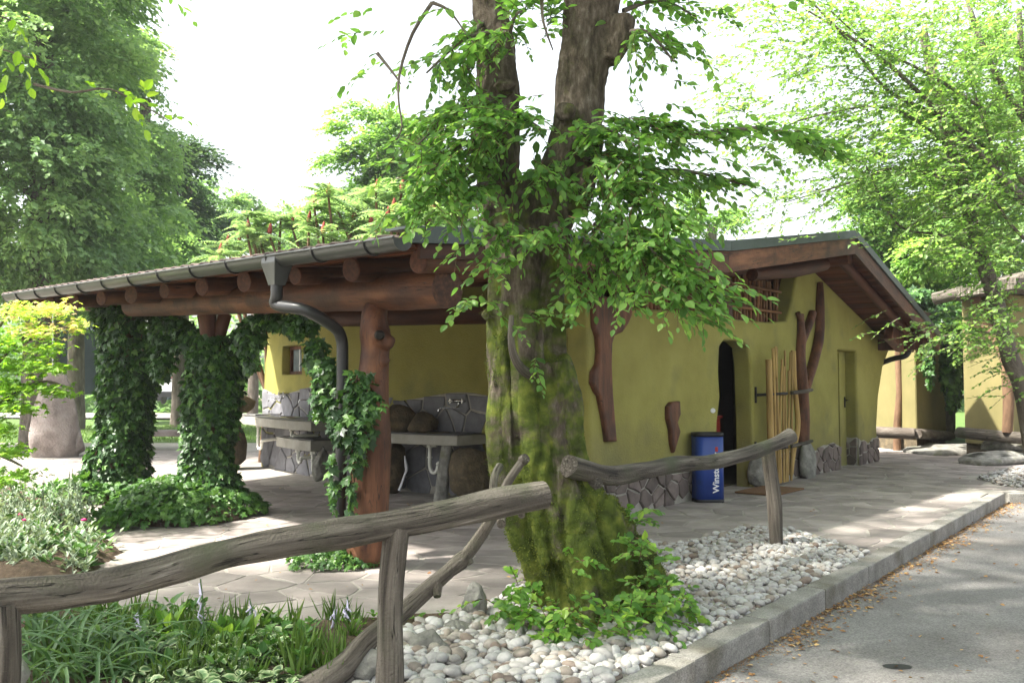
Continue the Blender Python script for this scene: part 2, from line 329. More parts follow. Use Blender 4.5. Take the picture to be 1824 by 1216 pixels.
M['tarp'] = gmat('dark_blue_tarp', [(0, (.03, .04, .055)), (1, (.055, .07, .09))], (2, 2, 2), 5, .7, .4, .02, .1)
M['bark'] = gmat('grey_bark', [(0, (.05, .042, .035)), (.5, (.12, .10, .082)), (1, (.23, .20, .17))], (8, 8, 2.5), 8, .95, 1, .02, .1, fine=40)
M['bark_brown'] = gmat('brown_bark', [(0, (.06, .035, .02)), (1, (.20, .12, .07))], (10, 10, 3), 8, .95, .8, .01, .1)
M['cone'] = gmat('sumac_cone', [(0, (.13, .025, .02)), (1, (.26, .06, .045))], (60, 60, 60), 5, .9, 1, .01, .25)
M['pink'] = gmat('pink_petal', [(0, (.35, .015, .10)), (1, (.48, .03, .16))], (20, 20, 20), 3, .7, 0, .001, .2)
M['lilac'] = gmat('lilac_petal', [(0, (.50, .46, .62)), (1, (.62, .58, .72))], (20, 20, 20), 3, .7, 0, .001, .1)
Gr = lambda r, g, b: (r, g, b)
M['leaf'] = leafmat('hornbeam_leaf', [(0, Gr(.065, .14, .04)), (.5, Gr(.12, .24, .065)), (.85, Gr(.18, .32, .085)), (1, Gr(.26, .39, .11))], .55, .42)
M['sprout'] = leafmat('young_shoot_leaf', [(0, Gr(.06, .15, .025)), (.6, Gr(.12, .25, .04)), (1, Gr(.24, .36, .06))], .42, .42)
M['ivy'] = leafmat('ivy_leaf', [(0, Gr(.018, .045, .018)), (.6, Gr(.04, .10, .026)), (.9, Gr(.075, .17, .035)), (1, Gr(.14, .25, .06))], .2, .38)
M['ivy_green'] = leafmat('ground_ivy_leaf', [(0, Gr(.03, .08, .02)), (.5, Gr(.06, .145, .03)), (1, Gr(.12, .23, .05))], .25, .4)
M['fartree'] = leafmat('plane_tree_leaf', [(0, Gr(.10, .18, .09)), (.5, Gr(.16, .265, .12)), (1, Gr(.25, .37, .16))], .42, .5)  # paled, greyed greens carry the glare over distant trees in their colour
M['fardark'] = leafmat('dark_tree_leaf', [(0, Gr(.03, .07, .04)), (.6, Gr(.05, .10, .05)), (1, Gr(.10, .16, .08))], .3, .5)
M['lighttree'] = leafmat('light_tree_leaf', [(0, Gr(.08, .16, .045)), (.5, Gr(.14, .255, .07)), (1, Gr(.25, .37, .11))], .5, .5)
M['maple'] = leafmat('maple_leaf', [(0, Gr(.10, .22, .025)), (.5, Gr(.19, .33, .03)), (.82, Gr(.34, .44, .08)), (1, Gr(.50, .36, .20))], .5, .5)
M['sumac'] = leafmat('sumac_leaf', [(0, Gr(.11, .19, .10)), (1, Gr(.25, .34, .19))], .5, .5)
M['strap'] = leafmat('strap_leaf', [(0, Gr(.045, .10, .038)), (1, Gr(.12, .20, .085))], .3, .4)
M['silver'] = leafmat('silver_felted_leaf', [(0, Gr(.14, .20, .12)), (1, Gr(.32, .37, .28))], .15, .8)
M['grassblade'] = leafmat('grass_blade', [(0, Gr(.06, .12, .02)), (1, Gr(.14, .22, .05))], .3, .5)
M['litter'] = leafmat('fallen_leaf', [(0, Gr(.16, .075, .03)), (.6, Gr(.32, .18, .07)), (1, Gr(.48, .33, .15))], .1, .8)
def pebble_mat():
    m, nt, b, out = nmat('river_pebble'); L = nt.links
    ar = nt.nodes.new('ShaderNodeAttribute'); ar.attribute_name = 'rnd'
    r = ramp(nt, [(0, (.11, .09, .08)), (.2, (.24, .18, .14)), (.4, (.34, .30, .25)), (.6, (.42, .40, .37)), (.85, (.50, .49, .47)), (1, (.60, .59, .57))]); L.new(ar.outputs['Fac'], r.inputs['Fac'])
    g = nt.nodes.new('ShaderNodeAttribute'); g.attribute_name = 'g'
    n = nt.nodes.new('ShaderNodeTexNoise'); n.inputs['Scale'].default_value = 45; n.inputs['Detail'].default_value = 6; L.new(g.outputs['Vector'], n.inputs['Vector'])
    mr = nt.nodes.new('ShaderNodeMapRange'); mr.inputs['To Min'].default_value = .42; mr.inputs['To Max'].default_value = 1.05; L.new(n.outputs['Fac'], mr.inputs['Value'])
    hs = nt.nodes.new('ShaderNodeHueSaturation'); L.new(r.outputs[0], hs.inputs['Color']); L.new(mr.outputs[0], hs.inputs['Value']); L.new(hs.outputs[0], b.inputs['Base Color'])
    b.inputs['Roughness'].default_value = .75
    bp = nt.nodes.new('ShaderNodeBump'); bp.inputs['Strength'].default_value = .3; bp.inputs['Distance'].default_value = .004; L.new(n.outputs['Fac'], bp.inputs['Height']); L.new(bp.outputs[0], b.inputs['Normal'])
    return m
M['pebble'] = pebble_mat()
def moss_mat():
    m, nt, b, out = nmat('mossy_bark'); L = nt.links
    g = nt.nodes.new('ShaderNodeAttribute'); g.attribute_name = 'g'
    mp = nt.nodes.new('ShaderNodeMapping'); mp.inputs['Scale'].default_value = (1, 1, .35); L.new(g.outputs['Vector'], mp.inputs['Vector'])
    n = nt.nodes.new('ShaderNodeTexNoise'); n.inputs['Scale'].default_value = 22; n.inputs['Detail'].default_value = 9; n.inputs['Roughness'].default_value = .65; L.new(mp.outputs[0], n.inputs['Vector'])
    r = ramp(nt, [(.3, (.025, .020, .015)), (.5, (.085, .068, .052)), (.64, (.155, .13, .105)), (.8, (.38, .36, .33))]); L.new(n.outputs['Fac'], r.inputs['Fac'])
    n2 = nt.nodes.new('ShaderNodeTexNoise'); n2.inputs['Scale'].default_value = 4.5; n2.inputs['Detail'].default_value = 8; n2.inputs['Roughness'].default_value = .7; L.new(g.outputs['Vector'], n2.inputs['Vector'])
    sx = nt.nodes.new('ShaderNodeSeparateXYZ'); L.new(g.outputs['Vector'], sx.inputs[0])
    hz = nt.nodes.new('ShaderNodeMapRange'); hz.inputs['From Min'].default_value = .4; hz.inputs['From Max'].default_value = 4.0; hz.inputs['To Min'].default_value = .19; hz.inputs['To Max'].default_value = -.10; L.new(sx.outputs['Z'], hz.inputs['Value'])
    ad = nt.nodes.new('ShaderNodeMath'); ad.operation = 'ADD'; L.new(n2.outputs['Fac'], ad.inputs[0]); L.new(hz.outputs[0], ad.inputs[1])
    mk = nt.nodes.new('ShaderNodeMapRange'); mk.inputs['From Min'].default_value = .50; mk.inputs['From Max'].default_value = .64; L.new(ad.outputs[0], mk.inputs['Value'])
    n3 = nt.nodes.new('ShaderNodeTexNoise'); n3.inputs['Scale'].default_value = 12; n3.inputs['Detail'].default_value = 8; L.new(g.outputs['Vector'], n3.inputs['Vector'])
    r3 = ramp(nt, [(.3, (.025, .035, .008)), (.5, (.07, .095, .016)), (.7, (.15, .17, .03))]); L.new(n3.outputs['Fac'], r3.inputs['Fac'])
    mx = nt.nodes.new('ShaderNodeMix'); mx.data_type = 'RGBA'; L.new(mk.outputs[0], mx.inputs['Factor']); L.new(r.outputs[0], mx.inputs['A']); L.new(r3.outputs[0], mx.inputs['B']); L.new(mx.outputs['Result'], b.inputs['Base Color'])
    b.inputs['Roughness'].default_value = .95; b.inputs['Specular IOR Level'].default_value = .15
    n4 = nt.nodes.new('ShaderNodeTexNoise'); n4.inputs['Scale'].default_value = 120; n4.inputs['Detail'].default_value = 4; L.new(g.outputs['Vector'], n4.inputs['Vector'])
    ma = nt.nodes.new('ShaderNodeMath'); ma.operation = 'MULTIPLY_ADD'; L.new(n4.outputs['Fac'], ma.inputs[0]); ma.inputs[1].default_value = .35; L.new(n.outputs['Fac'], ma.inputs[2])
    bp = nt.nodes.new('ShaderNodeBump'); bp.inputs['Strength'].default_value = 1; bp.inputs['Distance'].default_value = .03; L.new(ma.outputs[0], bp.inputs['Height']); L.new(bp.outputs[0], b.inputs['Normal'])
    return m
M['mossbark'] = moss_mat()
M['moss'] = leafmat('moss', [(0, Gr(.04, .06, .010)), (.6, Gr(.095, .125, .018)), (1, Gr(.20, .22, .04))], .25, .9)
# ------------------------------------------------------------------ leaves
T_KITE = (np.array([(0,0,0),(.34,.42,.06),(0,1,-.04),(-.34,.42,.06)], float), np.array([(0,1,2),(0,2,3)]))
T_OVATE = (np.array([(0,0,0),(0,.5,-.03),(0,1,-.10),(.20,.16,.03),(.31,.42,.05),(.22,.74,.0),(-.20,.16,.03),(-.31,.42,.05),(-.22,.74,.0)], float),
           np.array([(0,3,1),(3,4,1),(4,5,1),(5,2,1),(0,1,6),(6,1,7),(7,1,8),(8,1,2)]))
T_IVY = (np.array([(0,.0,0),(.22,-.12,.0),(.48,.12,-.05),(.30,.38,.03),(.46,.62,-.04),(.20,.62,.03),(0,1,-.06),(-.20,.62,.03),(-.46,.62,-.04),(-.30,.38,.03),(-.48,.12,-.05),(-.22,-.12,.0),(0,.35,.05)], float),
         np.array([(0,1,12),(1,2,12),(2,3,12),(3,4,12),(4,5,12),(5,6,12),(6,7,12),(7,8,12),(8,9,12),(9,10,12),(10,11,12),(11,0,12)]))
_mp = [(0,0,0)]
for k in range(5):
    a = math.radians(-100 + 50*k); 
    _mp.append((.28*math.sin(a-.42), .25+.30*math.cos(a-.42), .03)) if k else None
    _mp.append((.62*math.sin(a), .25+.70*math.cos(a), -.06))
T_MAPLE = (np.array(_mp + [(0,.25,.0)], float), np.array([(0,1,10)] + [(i,i+1,10) for i in range(1, 9)] + [(9,0,10)]))
_h = np.array([(0,0,0),(0,.5,-.02),(0,1,-.2),(.28,.14,.08),(.38,.42,.09),(.26,.76,.0),(-.28,.14,.08),(-.38,.42,.09),(-.26,.76,.0)], float)
T_HOSTA = (_h, T_OVATE[1])
def norm(A): return A / (np.linalg.norm(A, axis=-1, keepdims=True) + 1e-9)
def frames(D, N):
    D = norm(D); N = norm(N - D * np.sum(N*D, -1, keepdims=True)); S = np.cross(D, N); return S, D, N
def leaf_mesh(name, P, D, N, S, tmpl, mat, rnd):
    sd_, d, n = frames(D, N); T, Fc = tmpl; k = len(T)
    V = P[:, None, :] + S[:, None, None]*(T[None, :, 0:1]*sd_[:, None, :] + T[None, :, 1:2]*d[:, None, :] + T[None, :, 2:3]*n[:, None, :])
    Fa = (Fc[None] + (np.arange(len(P))*k)[:, None, None]).reshape(-1, 3)
    return mesh_np(name, V.reshape(-1, 3), Fa, mat, np.repeat(rnd, k))
def foliage(parent, P, D, N, S, tmpl, mat, rnd=None, n_ind=0, leaf='leaf', stuff='foliage', thin=None):
    P, D, N, S = map(np.asarray, (P, D, N, S)); n = len(P)
    rnd = rng.random(n) if rnd is None else rnd
    ind = np.array([], int)
    if n_ind:
        x, y, f = project(P); ok = (x > -20) & (x < 1844) & (y > -20) & (y < 1236)
        fac = np.abs(np.sum(norm(P - np.array([0, 0, CH])) * norm(N), 1)) * 0.6 + 0.4
        sc = np.where(ok, S / f * fac, -1); ind = np.argsort(-sc)[:n_ind]; ind = ind[sc[ind] > 0]
        meshes = []
        for q in range(8):
            T = tmpl[0].copy(); T[:, 0] *= 1 + .12*math.sin(q*2.1); T[:, 2] *= .5 + q*.2
            meshes.append(mesh_np(leaf, T, tmpl[1], mat, np.full(len(T), (q+.5)/8)))
        pl = np.array(root_loc(parent))
        sd_, d, nn = frames(D[ind], N[ind])
        for i, j in enumerate(ind):
            o = bpy.data.objects.new(leaf, meshes[min(7, int(rnd[j]*8))]); COL.objects.link(o); o.parent = parent
            s = float(S[j]); l = P[j] - pl
            o.matrix_local = Matrix(((sd_[i][0]*s, d[i][0]*s, nn[i][0]*s, l[0]), (sd_[i][1]*s, d[i][1]*s, nn[i][1]*s, l[1]), (sd_[i][2]*s, d[i][2]*s, nn[i][2]*s, l[2]), (0, 0, 0, 1)))
    keep = np.ones(n, bool); keep[ind] = False
    if keep.sum():
        me = leaf_mesh(stuff, P[keep], D[keep], N[keep], S[keep], tmpl, mat, rnd[keep])
        link(stuff, me, parent, 'stuff')
def sprays(O, D, L, nl, size, droop=.35, flat=.8, ang=52, jit=.25):
    """leafy twigs: alternate leaves in a loose plane. returns leaves and twig end points"""
    O = np.asarray(O, float); D = norm(np.asarray(D, float)); n = len(O)
    L = np.broadcast_to(L, (n,)); up = norm(np.array([0, 0, 1.0]) + rng.normal(0, 1-flat, (n, 3)))
    side = norm(np.cross(D, up)); Ps, Ds, Ns, Ss, tw = [], [], [], [], [O]
    for k in range(nl):
        t = (k + .6) / nl
        c = O + D*(L*t)[:, None] - np.array([0, 0, 1.0])*(L*droop*t*t)[:, None]
        tw.append(c) if k % 3 == 2 or k == nl-1 else None
        s = 1 if k % 2 else -1
        a = math.radians(ang * (1 - .5*t))
        d = D*math.cos(a) + side*s*math.sin(a) + rng.normal(0, jit, (n, 3)) - np.array([0, 0, droop*1.1])
        if k == nl-1: d = D - np.array([0, 0, droop*1.5])
        Ps.append(c); Ds.append(d); Ns.append(up + rng.normal(0, jit*1.3, (n, 3))); Ss.append(size*rng.uniform(.5, 1.35, n)*(1-.25*t))
    return np.concatenate(Ps), np.concatenate(Ds), np.concatenate(Ns), np.concatenate(Ss), tw
def twig_mesh(name, tw, r0, mat, parent, kind='stuff'):
    """thin three-sided twigs through lists of points (list over stations of (n,3))"""
    st = len(tw); n = len(tw[0]); A = np.stack(tw, 1); V = np.zeros((n, st, 3, 3))
    for k in range(3):
        a = 2.1*k; V[:, :, k] = A + np.array([math.cos(a), math.sin(a)*.5, math.sin(a)])*(r0*(1-np.arange(st)/st*.7))[None, :, None]
    idx = np.arange(n*st*3).reshape(n, st, 3); Fs = []
    for k in range(3):
        k2 = (k+1) % 3
        Fs.append(np.stack([idx[:, :-1, k], idx[:, :-1, k2], idx[:, 1:, k2], idx[:, 1:, k]], -1).reshape(-1, 4))
    me = mesh_np(name, V.reshape(-1, 3), np.concatenate(Fs), mat, smooth=True)
    return link(name, me, parent, kind)
def ico(sub):
    bm = bmesh.new(); bmesh.ops.create_icosphere(bm, subdivisions=sub, radius=1)
    V = np.array([v.co[:] for v in bm.verts]); Fc = np.array([[v.index for v in f.verts] for f in bm.faces]); bm.free(); return V, Fc
ICO = {k: ico(k) for k in (1, 2, 3, 4, 5)}
def rock(name, c, r, mat, seed=0, rotz=0, cuts=9, rough=.05, sub=4, parent=None, tilt=0, cutd=(.62, .9), taper=0, boxy=1.0):
    V, Fc = ICO[sub]; rs = np.random.default_rng(seed); V = V.copy()
    if boxy != 1: V = np.sign(V)*np.abs(V)**boxy
    nn = norm(rs.normal(size=(cuts, 3))); h = rs.uniform(*cutd, cuts)
    dots = V @ nn.T; k = np.where(dots > 1e-3, h / np.maximum(dots, 1e-3), 9).min(1); k = np.minimum(k, 1)
    V = V * k[:, None]; V *= (1 + rough * snoise(V, 3.5, 4, seed % 5))[:, None]
    V[:, :2] *= (1 - taper*(V[:, 2]*.5+.2))[:, None]
    V = V * np.array(r); a = tilt; R1 = np.array([[math.cos(a), 0, math.sin(a)], [0, 1, 0], [-math.sin(a), 0, math.cos(a)]])
    a = rotz; R2 = np.array([[math.cos(a), -math.sin(a), 0], [math.sin(a), math.cos(a), 0], [0, 0, 1]])
    V = V @ R1.T @ R2.T
    me = mesh_np(name, V, Fc, mat, g=V + np.array(c)*1.7, smooth=True)
    o = bpy.data.objects.new(name, me); COL.objects.link(o); o.location = tuple(float(x) for x in c)
    if parent: o.parent = parent; l = root_loc(parent); o.location = tuple(float(c[i]-l[i]) for i in range(3))
    return o
def inside(x, y, poly):
    c = False; n = len(poly)
    for i in range(n):
        x1, y1 = poly[i][:2]; x2, y2 = poly[(i+1) % n][:2]
        if (y1 > y) != (y2 > y) and x < (x2-x1)*(y-y1)/(y2-y1)+x1: c = not c
    return c
def clip(poly, n, d):
    out = []
    for i in range(len(poly)):
        a, b = poly[i], poly[(i+1) % len(poly)]; da = a[0]*n[0]+a[1]*n[1]-d; db = b[0]*n[0]+b[1]*n[1]-d
        if da <= 0: out.append(a)
        if (da < 0) != (db < 0) and abs(da-db) > 1e-12:
            t = da/(da-db); out.append((a[0]+(b[0]-a[0])*t, a[1]+(b[1]-a[1])*t))
    return out
def crazy(x0, x1, y0, y1, s, gap, seed=0, sx=1.0, jit=.48):
    """irregular polygonal stones (cells round scattered centres), shrunk by the joint"""
    rs = random.Random(seed); nx = int((x1-x0)/(s*sx))+1; ny = int((y1-y0)/s)+1; C = {}
    for i in range(-2, nx+2):
        for j in range(-2, ny+2):
            C[i, j] = (x0+(i+.5+rs.uniform(-jit, jit))*s*sx, y0+(j+.5+rs.uniform(-jit, jit))*s)
    res = []
    for i in range(nx):
        for j in range(ny):
            c = C[i, j]; p = [(c[0]-2*s, c[1]-2*s), (c[0]+2*s, c[1]-2*s), (c[0]+2*s, c[1]+2*s), (c[0]-2*s, c[1]+2*s)]
            for a in range(-2, 3):
                for b in range(-2, 3):
                    if (a or b) and (i+a, j+b) in C:
                        q = C[i+a, j+b]; n = (q[0]-c[0], q[1]-c[1]); l = math.hypot(*n); n = (n[0]/l, n[1]/l)
                        m_ = ((q[0]+c[0])/2, (q[1]+c[1])/2); p = clip(p, n, n[0]*m_[0]+n[1]*m_[1]-gap*rs.uniform(.6, 1.5)/2)
                        if len(p) < 3: break
                if len(p) < 3: break
            if len(p) >= 3: res.append((c, p))
    return res
def slab(poly, frame, h, bev, rs, tilt=.0015):
    """stone with bevelled rim: returns V, F; frame(x,y,h)->world"""
    cx = sum(p[0] for p in poly)/len(poly); cy = sum(p[1] for p in poly)/len(poly)
    P = []
    for i in range(len(poly)):                           # worn, slightly wavy edges
        a, b = poly[i], poly[(i+1) % len(poly)]; L_ = math.hypot(b[0]-a[0], b[1]-a[1])
        if L_ < bev*.8: continue
        P.append(a)
        if L_ > .12: P.append((a[0]+(b[0]-a[0])*rs.uniform(.4, .6)+rs.uniform(-1, 1)*L_*.03, a[1]+(b[1]-a[1])*.5+rs.uniform(-1, 1)*L_*.03))
    if len(P) < 3: P = poly
    n = len(P); ta, tb = rs.uniform(-tilt, tilt)*8, rs.uniform(-tilt, tilt)*8
    V = [frame(x, y, 0) for x, y in P]
    def ins(p, k):
        dx, dy = cx-p[0], cy-p[1]; l = math.hypot(dx, dy) + 1e-9; return p[0]+dx/l*min(k, l*.5), p[1]+dy/l*min(k, l*.5)
    V += [frame(x, y, h*.75) for x, y in (ins(p, bev*.3) for p in P)]
    V += [frame(x, y, h + (x-cx)*ta + (y-cy)*tb) for x, y in (ins(p, bev*1.3) for p in P)]
    Fc = [(i, (i+1) % n, n+(i+1) % n, n+i) for i in range(n)] + [(n+i, n+(i+1) % n, 2*n+(i+1) % n, 2*n+i) for i in range(n)] + [tuple(range(2*n, 3*n))]
    return V, Fc
# ================================================================== SETTING
K0 = G(1180, 1216); K1 = G(1785, 884); KD = (K1-K0)/np.linalg.norm(K1-K0); KN = np.array([KD[1], -KD[0], 0])   # kerb front edge, direction, towards the road
KA = K0 - KD*6; KB = K1 + KD*.2
def sheet(name, pts, z, mat, kind='structure', sub=None):
    mb = MB(); mb.add([(p[0], p[1], z) for p in pts], [list(range(len(pts)))]); return mb.build(name, mat, None, kind=kind)
sheet('ground', [(-300, -60), (300, -60), (300, 400), (-300, 400)], -.16, M['earth'])
rd = [KA + KN*.0, KB, KB + np.array([14, .6, 0]), np.array([30, 5, 0]), np.array([30, -20, 0]), np.array([-8, -20, 0])]
sheet('road', rd, -.12, M['asphalt'])
def terrace(name, pts, z, mat):
    mb = MB(); n = len(pts); mb.add([(p[0], p[1], z) for p in pts] + [(p[0], p[1], -.2) for p in pts], [list(range(n))] + [(i, i+n, (i+1) % n+n, (i+1) % n) for i in range(n)]); return mb.build(name, mat, None, kind='structure')
KW = .17                                                # kerb width
a0 = KA - KN*KW; a1 = KB - KN*KW; a2 = KB + np.array([14, .6, 0]) + np.array([0, .17, 0])
pave_poly = [a0, a1 + np.array([0, .1, 0]), a2, np.array([20.6, 24, 0]), np.array([-14, 24, 0]), np.array([-14, a0[1], 0])]
pavement = terrace('pavement', pave_poly, 0.0, M['mortar'])
lm = MB(); nx, ny = 60, 40
LV = [(-90 + 160*i/nx, 24 + 60*(j/ny), -.02 + .05*math.sin(i*.7)*math.sin(j*.5)) for j in range(ny+1) for i in range(nx+1)]
lm.add(LV, [(j*(nx+1)+i, j*(nx+1)+i+1, (j+1)*(nx+1)+i+1, (j+1)*(nx+1)+i) for j in range(ny) for i in range(nx)]); lm.build('lawn', M['grass'], kind='structure', smooth=True)
sheet('gravel_drive', [(-60, 44), (-2, 40), (-2, 47), (-60, 52)], .07, M['concrete'])
# kerb stones
kerb = empty('kerb', tuple(KA), kind='structure')
kl = np.linalg.norm(KB-KA); nk = int(kl/1.0)
for i in range(nk):
    jt = KN*random.uniform(-.004, .004); a = KA + KD*(kl*i/nk+.004) - KN*KW/2 + jt; b = KA + KD*(kl*(i+1)/nk-.004) - KN*KW/2 + jt
    mb = MB(); c = (a+b)/2; c[2] = -.075+.01+random.uniform(-.003, .003); mb.box(c, (np.linalg.norm(b-a)/2, KW/2, .095), [KD, KN, (0, 0, 1)])
    mb.build('kerb_stone', M['concrete'], kerb, bevel=.016)
for i in range(12):
    a = KB + np.array([.06+i*1.05, .045*i, 0]); mb = MB(); mb.box((a[0]+.52, a[1]+.1+.02, -.067), (.517, .085, .095), [(.999, .043, 0), (-.043, .999, 0), (0, 0, 1)]); mb.build('kerb_stone', M['concrete'], kerb, bevel=.016)
# beds
PEB = [G(*p) for p in ((560, 1290), (1096, 1230), (1180, 1170), (1330, 1086), (1535, 990), (1400, 946), (1330, 943), (1225, 972), (1000, 985), (900, 1065), (835, 1100), (745, 1120), (640, 1185))]
PEB = [p for p in PEB]
# push the road-side edge exactly onto the back of the kerb
for i in (1, 2, 3, 4):
    p = PEB[i]; d = np.dot(p - K0, KN); PEB[i] = p - KN*(d + KW + .004)
PEBp = [(p[0], p[1]) for p in PEB]
GARD = [G(*p) for p in ((-420, 1216+90), (-350, 1085), (60, 1085), (330, 1105), (480, 1125), (620, 1108), (760, 1095), (840, 1098), (745, 1120), (640, 1185), (560, 1290))]
GARDp = [(p[0], p[1]) for p in GARD]
LEFTBED = [G(*p) for p in ((-500, 1040), (120, 1050), (215, 985), (130, 905), (40, 868), (-200, 850), (-700, 870))]
LEFTp = [(p[0], p[1]) for p in LEFTBED]
def bumpbed(name, poly, mat, h, s=.06, edge=.15, base=.006):
    x0, x1 = min(p[0] for p in poly), max(p[0] for p in poly); y0, y1 = min(p[1] for p in poly), max(p[1] for p in poly)
    nx, ny = int((x1-x0)/s)+2, int((y1-y0)/s)+2
    X, Y = np.meshgrid(x0-s/2+np.arange(nx)*s, y0-s/2+np.arange(ny)*s); X = X.ravel(); Y = Y.ravel()
    ins = np.array([inside(a, b, poly) for a, b in zip(X, Y)])
    dm = np.full(len(X), 9.0)
    for i in range(len(poly)):
        a = np.array(poly[i][:2]); b = np.array(poly[(i+1) % len(poly)][:2]); ab = b-a
        t = np.clip(((X-a[0])*ab[0]+(Y-a[1])*ab[1])/ab.dot(ab), 0, 1); dm = np.minimum(dm, np.hypot(X-a[0]-ab[0]*t, Y-a[1]-ab[1]*t))
    P = np.stack([X, Y, np.zeros(len(X))], 1)
    Z = base + np.where(ins, np.minimum(dm/edge, 1)*h*(1+.5*snoise(P, 4, 3, 1)) + .012*snoise(P, 22, 2, 2)+.006, -.03)
    P[:, 2] = Z; idx = np.arange(nx*ny).reshape(ny, nx)
    q = np.stack([idx[:-1, :-1], idx[:-1, 1:], idx[1:, 1:], idx[1:, :-1]], -1).reshape(-1, 4); q = q[ins[q].any(1)]
    o = link(name, mesh_np(name, P, q, mat, smooth=True)); o['kind'] = 'structure'
    return o
bumpbed('garden_soil', GARDp, M['soil'], .06)
bumpbed('flower_bed_soil', LEFTp, M['soil'], .08)
bumpbed('gravel_bed', PEBp, M['gravel'], .01, edge=.05)
PEB2 = [G(*p) for p in ((1740, 853), (1790, 838), (1900, 832), (1900, 868), (1790, 868))]; PEB2p = [(p[0], p[1]) for p in PEB2]
# paving stones
flags = crazy(-9.5, 13, 5.2, 21, .36, .024, 3, sx=1.22)
hole_polys = [PEBp, GARDp, LEFTp, PEB2p]
kept = []
for c, p in flags:
    if any(inside(c[0], c[1], h) for h in hole_polys): continue
    # cut at kerb and bed outlines
    q = clip(p, (KN[0], KN[1]), float(np.dot(K0, KN)) - KW - .02)
    if c[1] > KB[1] + .1: q = p if c[0] > 6 else q
    if len(q) < 3: continue
    if inside(c[0], c[1], [(WP + U*-2.3 + Vv*.1)[:2], (WP+U*8+Vv*.1)[:2], (WP+U*8+Vv*9)[:2], (WP+U*-2.3+Vv*9)[:2]]): continue
    if c[1] > KB[1]-.3 and c[0] > 6.2 and c[1] < KB[1]+.75+.04*(c[0]-6): continue
    cc = (sum(a for a, _ in q)/len(q), sum(b for _, b in q)/len(q))
    area = abs(sum(q[i][0]*q[(i+1) % len(q)][1]-q[(i+1) % len(q)][0]*q[i][1] for i in range(len(q))))/2
    if area < .01: continue
    x, y, f = project(np.array([[cc[0], cc[1], 0]])); vis = -80 < x[0] < 1900 and y[0] < 1290
    kept.append((area/f[0]**3 if vis else 0, q))
kept.sort(key=lambda k: -k[0]); rs = random.Random(5); rest = MB()
for i, (sc, q) in enumerate(kept):
    V, Fc = slab(q, lambda x, y, h: (x, y, h), .0045 + rs.uniform(-.001, .0015), .006, rs, .0003)
    if i < 300 and sc > 0: MB().add(V, Fc).build('flagstone', M['flag'], pavement)
    else: rest.add(V, Fc)
rest.build('distant_flagstones', M['flag'], pavement, kind='stuff')
# pebbles
PV = []
for q in range(6):
    V, Fc = ICO[2]; r_ = np.random.default_rng(q+50); V = V*np.array([1, r_.uniform(.62, .9), r_.uniform(.42, .62)]); V = V*(1+.08*snoise(V, 1.6, 2, q))[:, None]; PV.append(V)
pm = {}
def pebbles(poly, sp_, n_ind, label, group, zbase=.012, layers=2, smin=.02, smax=.05, big=None):
    x0, x1 = min(p[0] for p in poly), max(p[0] for p in poly); y0, y1 = min(p[1] for p in poly), max(p[1] for p in poly)
    L = []
    for lay in range(layers):
        y = y0
        while y < y1:
            x = x0
            while x < x1:
                a, b = x+rng.uniform(-.45, .45)*sp_, y+rng.uniform(-.45, .45)*sp_
                if inside(a, b, poly) and (lay == 0 or rng.random() < .55):
                    r_ = smin + (smax-smin)*rng.random()**1.7
                    if big and big(a, b): r_ *= 1.2
                    px, py, f = project(np.array([[a, b, 0]]))
                    L.append((a, b, zbase + r_*.22 + lay*.026, r_, f[0], lay))
                x += sp_
            y += sp_
    A = np.array(L); px, py, f = project(A[:, :3]); ok = (px > -10) & (px < 1830) & (py < 1225)
    sc = np.where(ok, A[:, 3]/A[:, 4]*(1+.25*A[:, 5]), 0); order = np.argsort(-sc)
    Vs, Fs, R, off = [], [], [], 0
    rd_ = np.clip(rng.beta(2.4, 1.2, len(A)), 0, .999)
    for r_i, i in enumerate(order):
        q = int(rng.integers(6)); a = rng.uniform(0, 6.28); tl = rng.normal(0, .25, 2); c, s = math.cos(a), math.sin(a)
        Rm = np.array([[c, -s, 0], [s, c, 0], [0, 0, 1]]) @ np.array([[1, 0, tl[0]], [0, 1, tl[1]], [-tl[0], -tl[1], 1]])
        if r_i < n_ind:
            k = (q, int(rd_[i]*10))
            if k not in pm: pm[k] = mesh_np('pebble', PV[q], ICO[2][1], M['pebble'], np.full(len(PV[q]), (k[1]+.5)/10), g=PV[q]*.04+k[1], smooth=True)
            o = bpy.data.objects.new('pebble', pm[k]); COL.objects.link(o)
            Q = Rm*A[i, 3]; o.matrix_world = Matrix(((*Q[0], A[i, 0]), (*Q[1], A[i, 1]), (*Q[2], A[i, 2]), (0, 0, 0, 1)))
            tone = 'dark brownish grey' if rd_[i] < .38 else ('mid grey' if rd_[i] < .62 else ('pale grey' if rd_[i] < .8 else 'near white'))
            where = 'left of the mossy tree' if px[i] < 880 else ('in front of the mossy tree' if px[i] < 1120 else ('between mossy tree and kerb' if px[i] < 1300 else 'round the second fence post'))
            tag(o, f'{tone} river pebble in the bed {where}', 'pebble', group)
        else:
            Vs.append(PV[q]@(Rm*A[i, 3]).T + A[i, :3]); Fs.append(ICO[2][1]+off); off += len(PV[q]); R.append(np.full(len(PV[q]), rd_[i]))
    o = link('small_pebbles', mesh_np('small_pebbles', np.concatenate(Vs), np.concatenate(Fs), M['pebble'], np.concatenate(R), smooth=True), kind='stuff')
    return o
pebbles(PEBp, .048, 300, 'smooth pale river pebble lying in the bed between mossy tree and kerb', 'larger pebbles in the bed round the mossy tree', smin=.019, smax=.048, big=lambda a, b: b < 6.0 and a < 1.0)
pebbles(PEB2p, .09, 0, '', '', smin=.02, smax=.05)
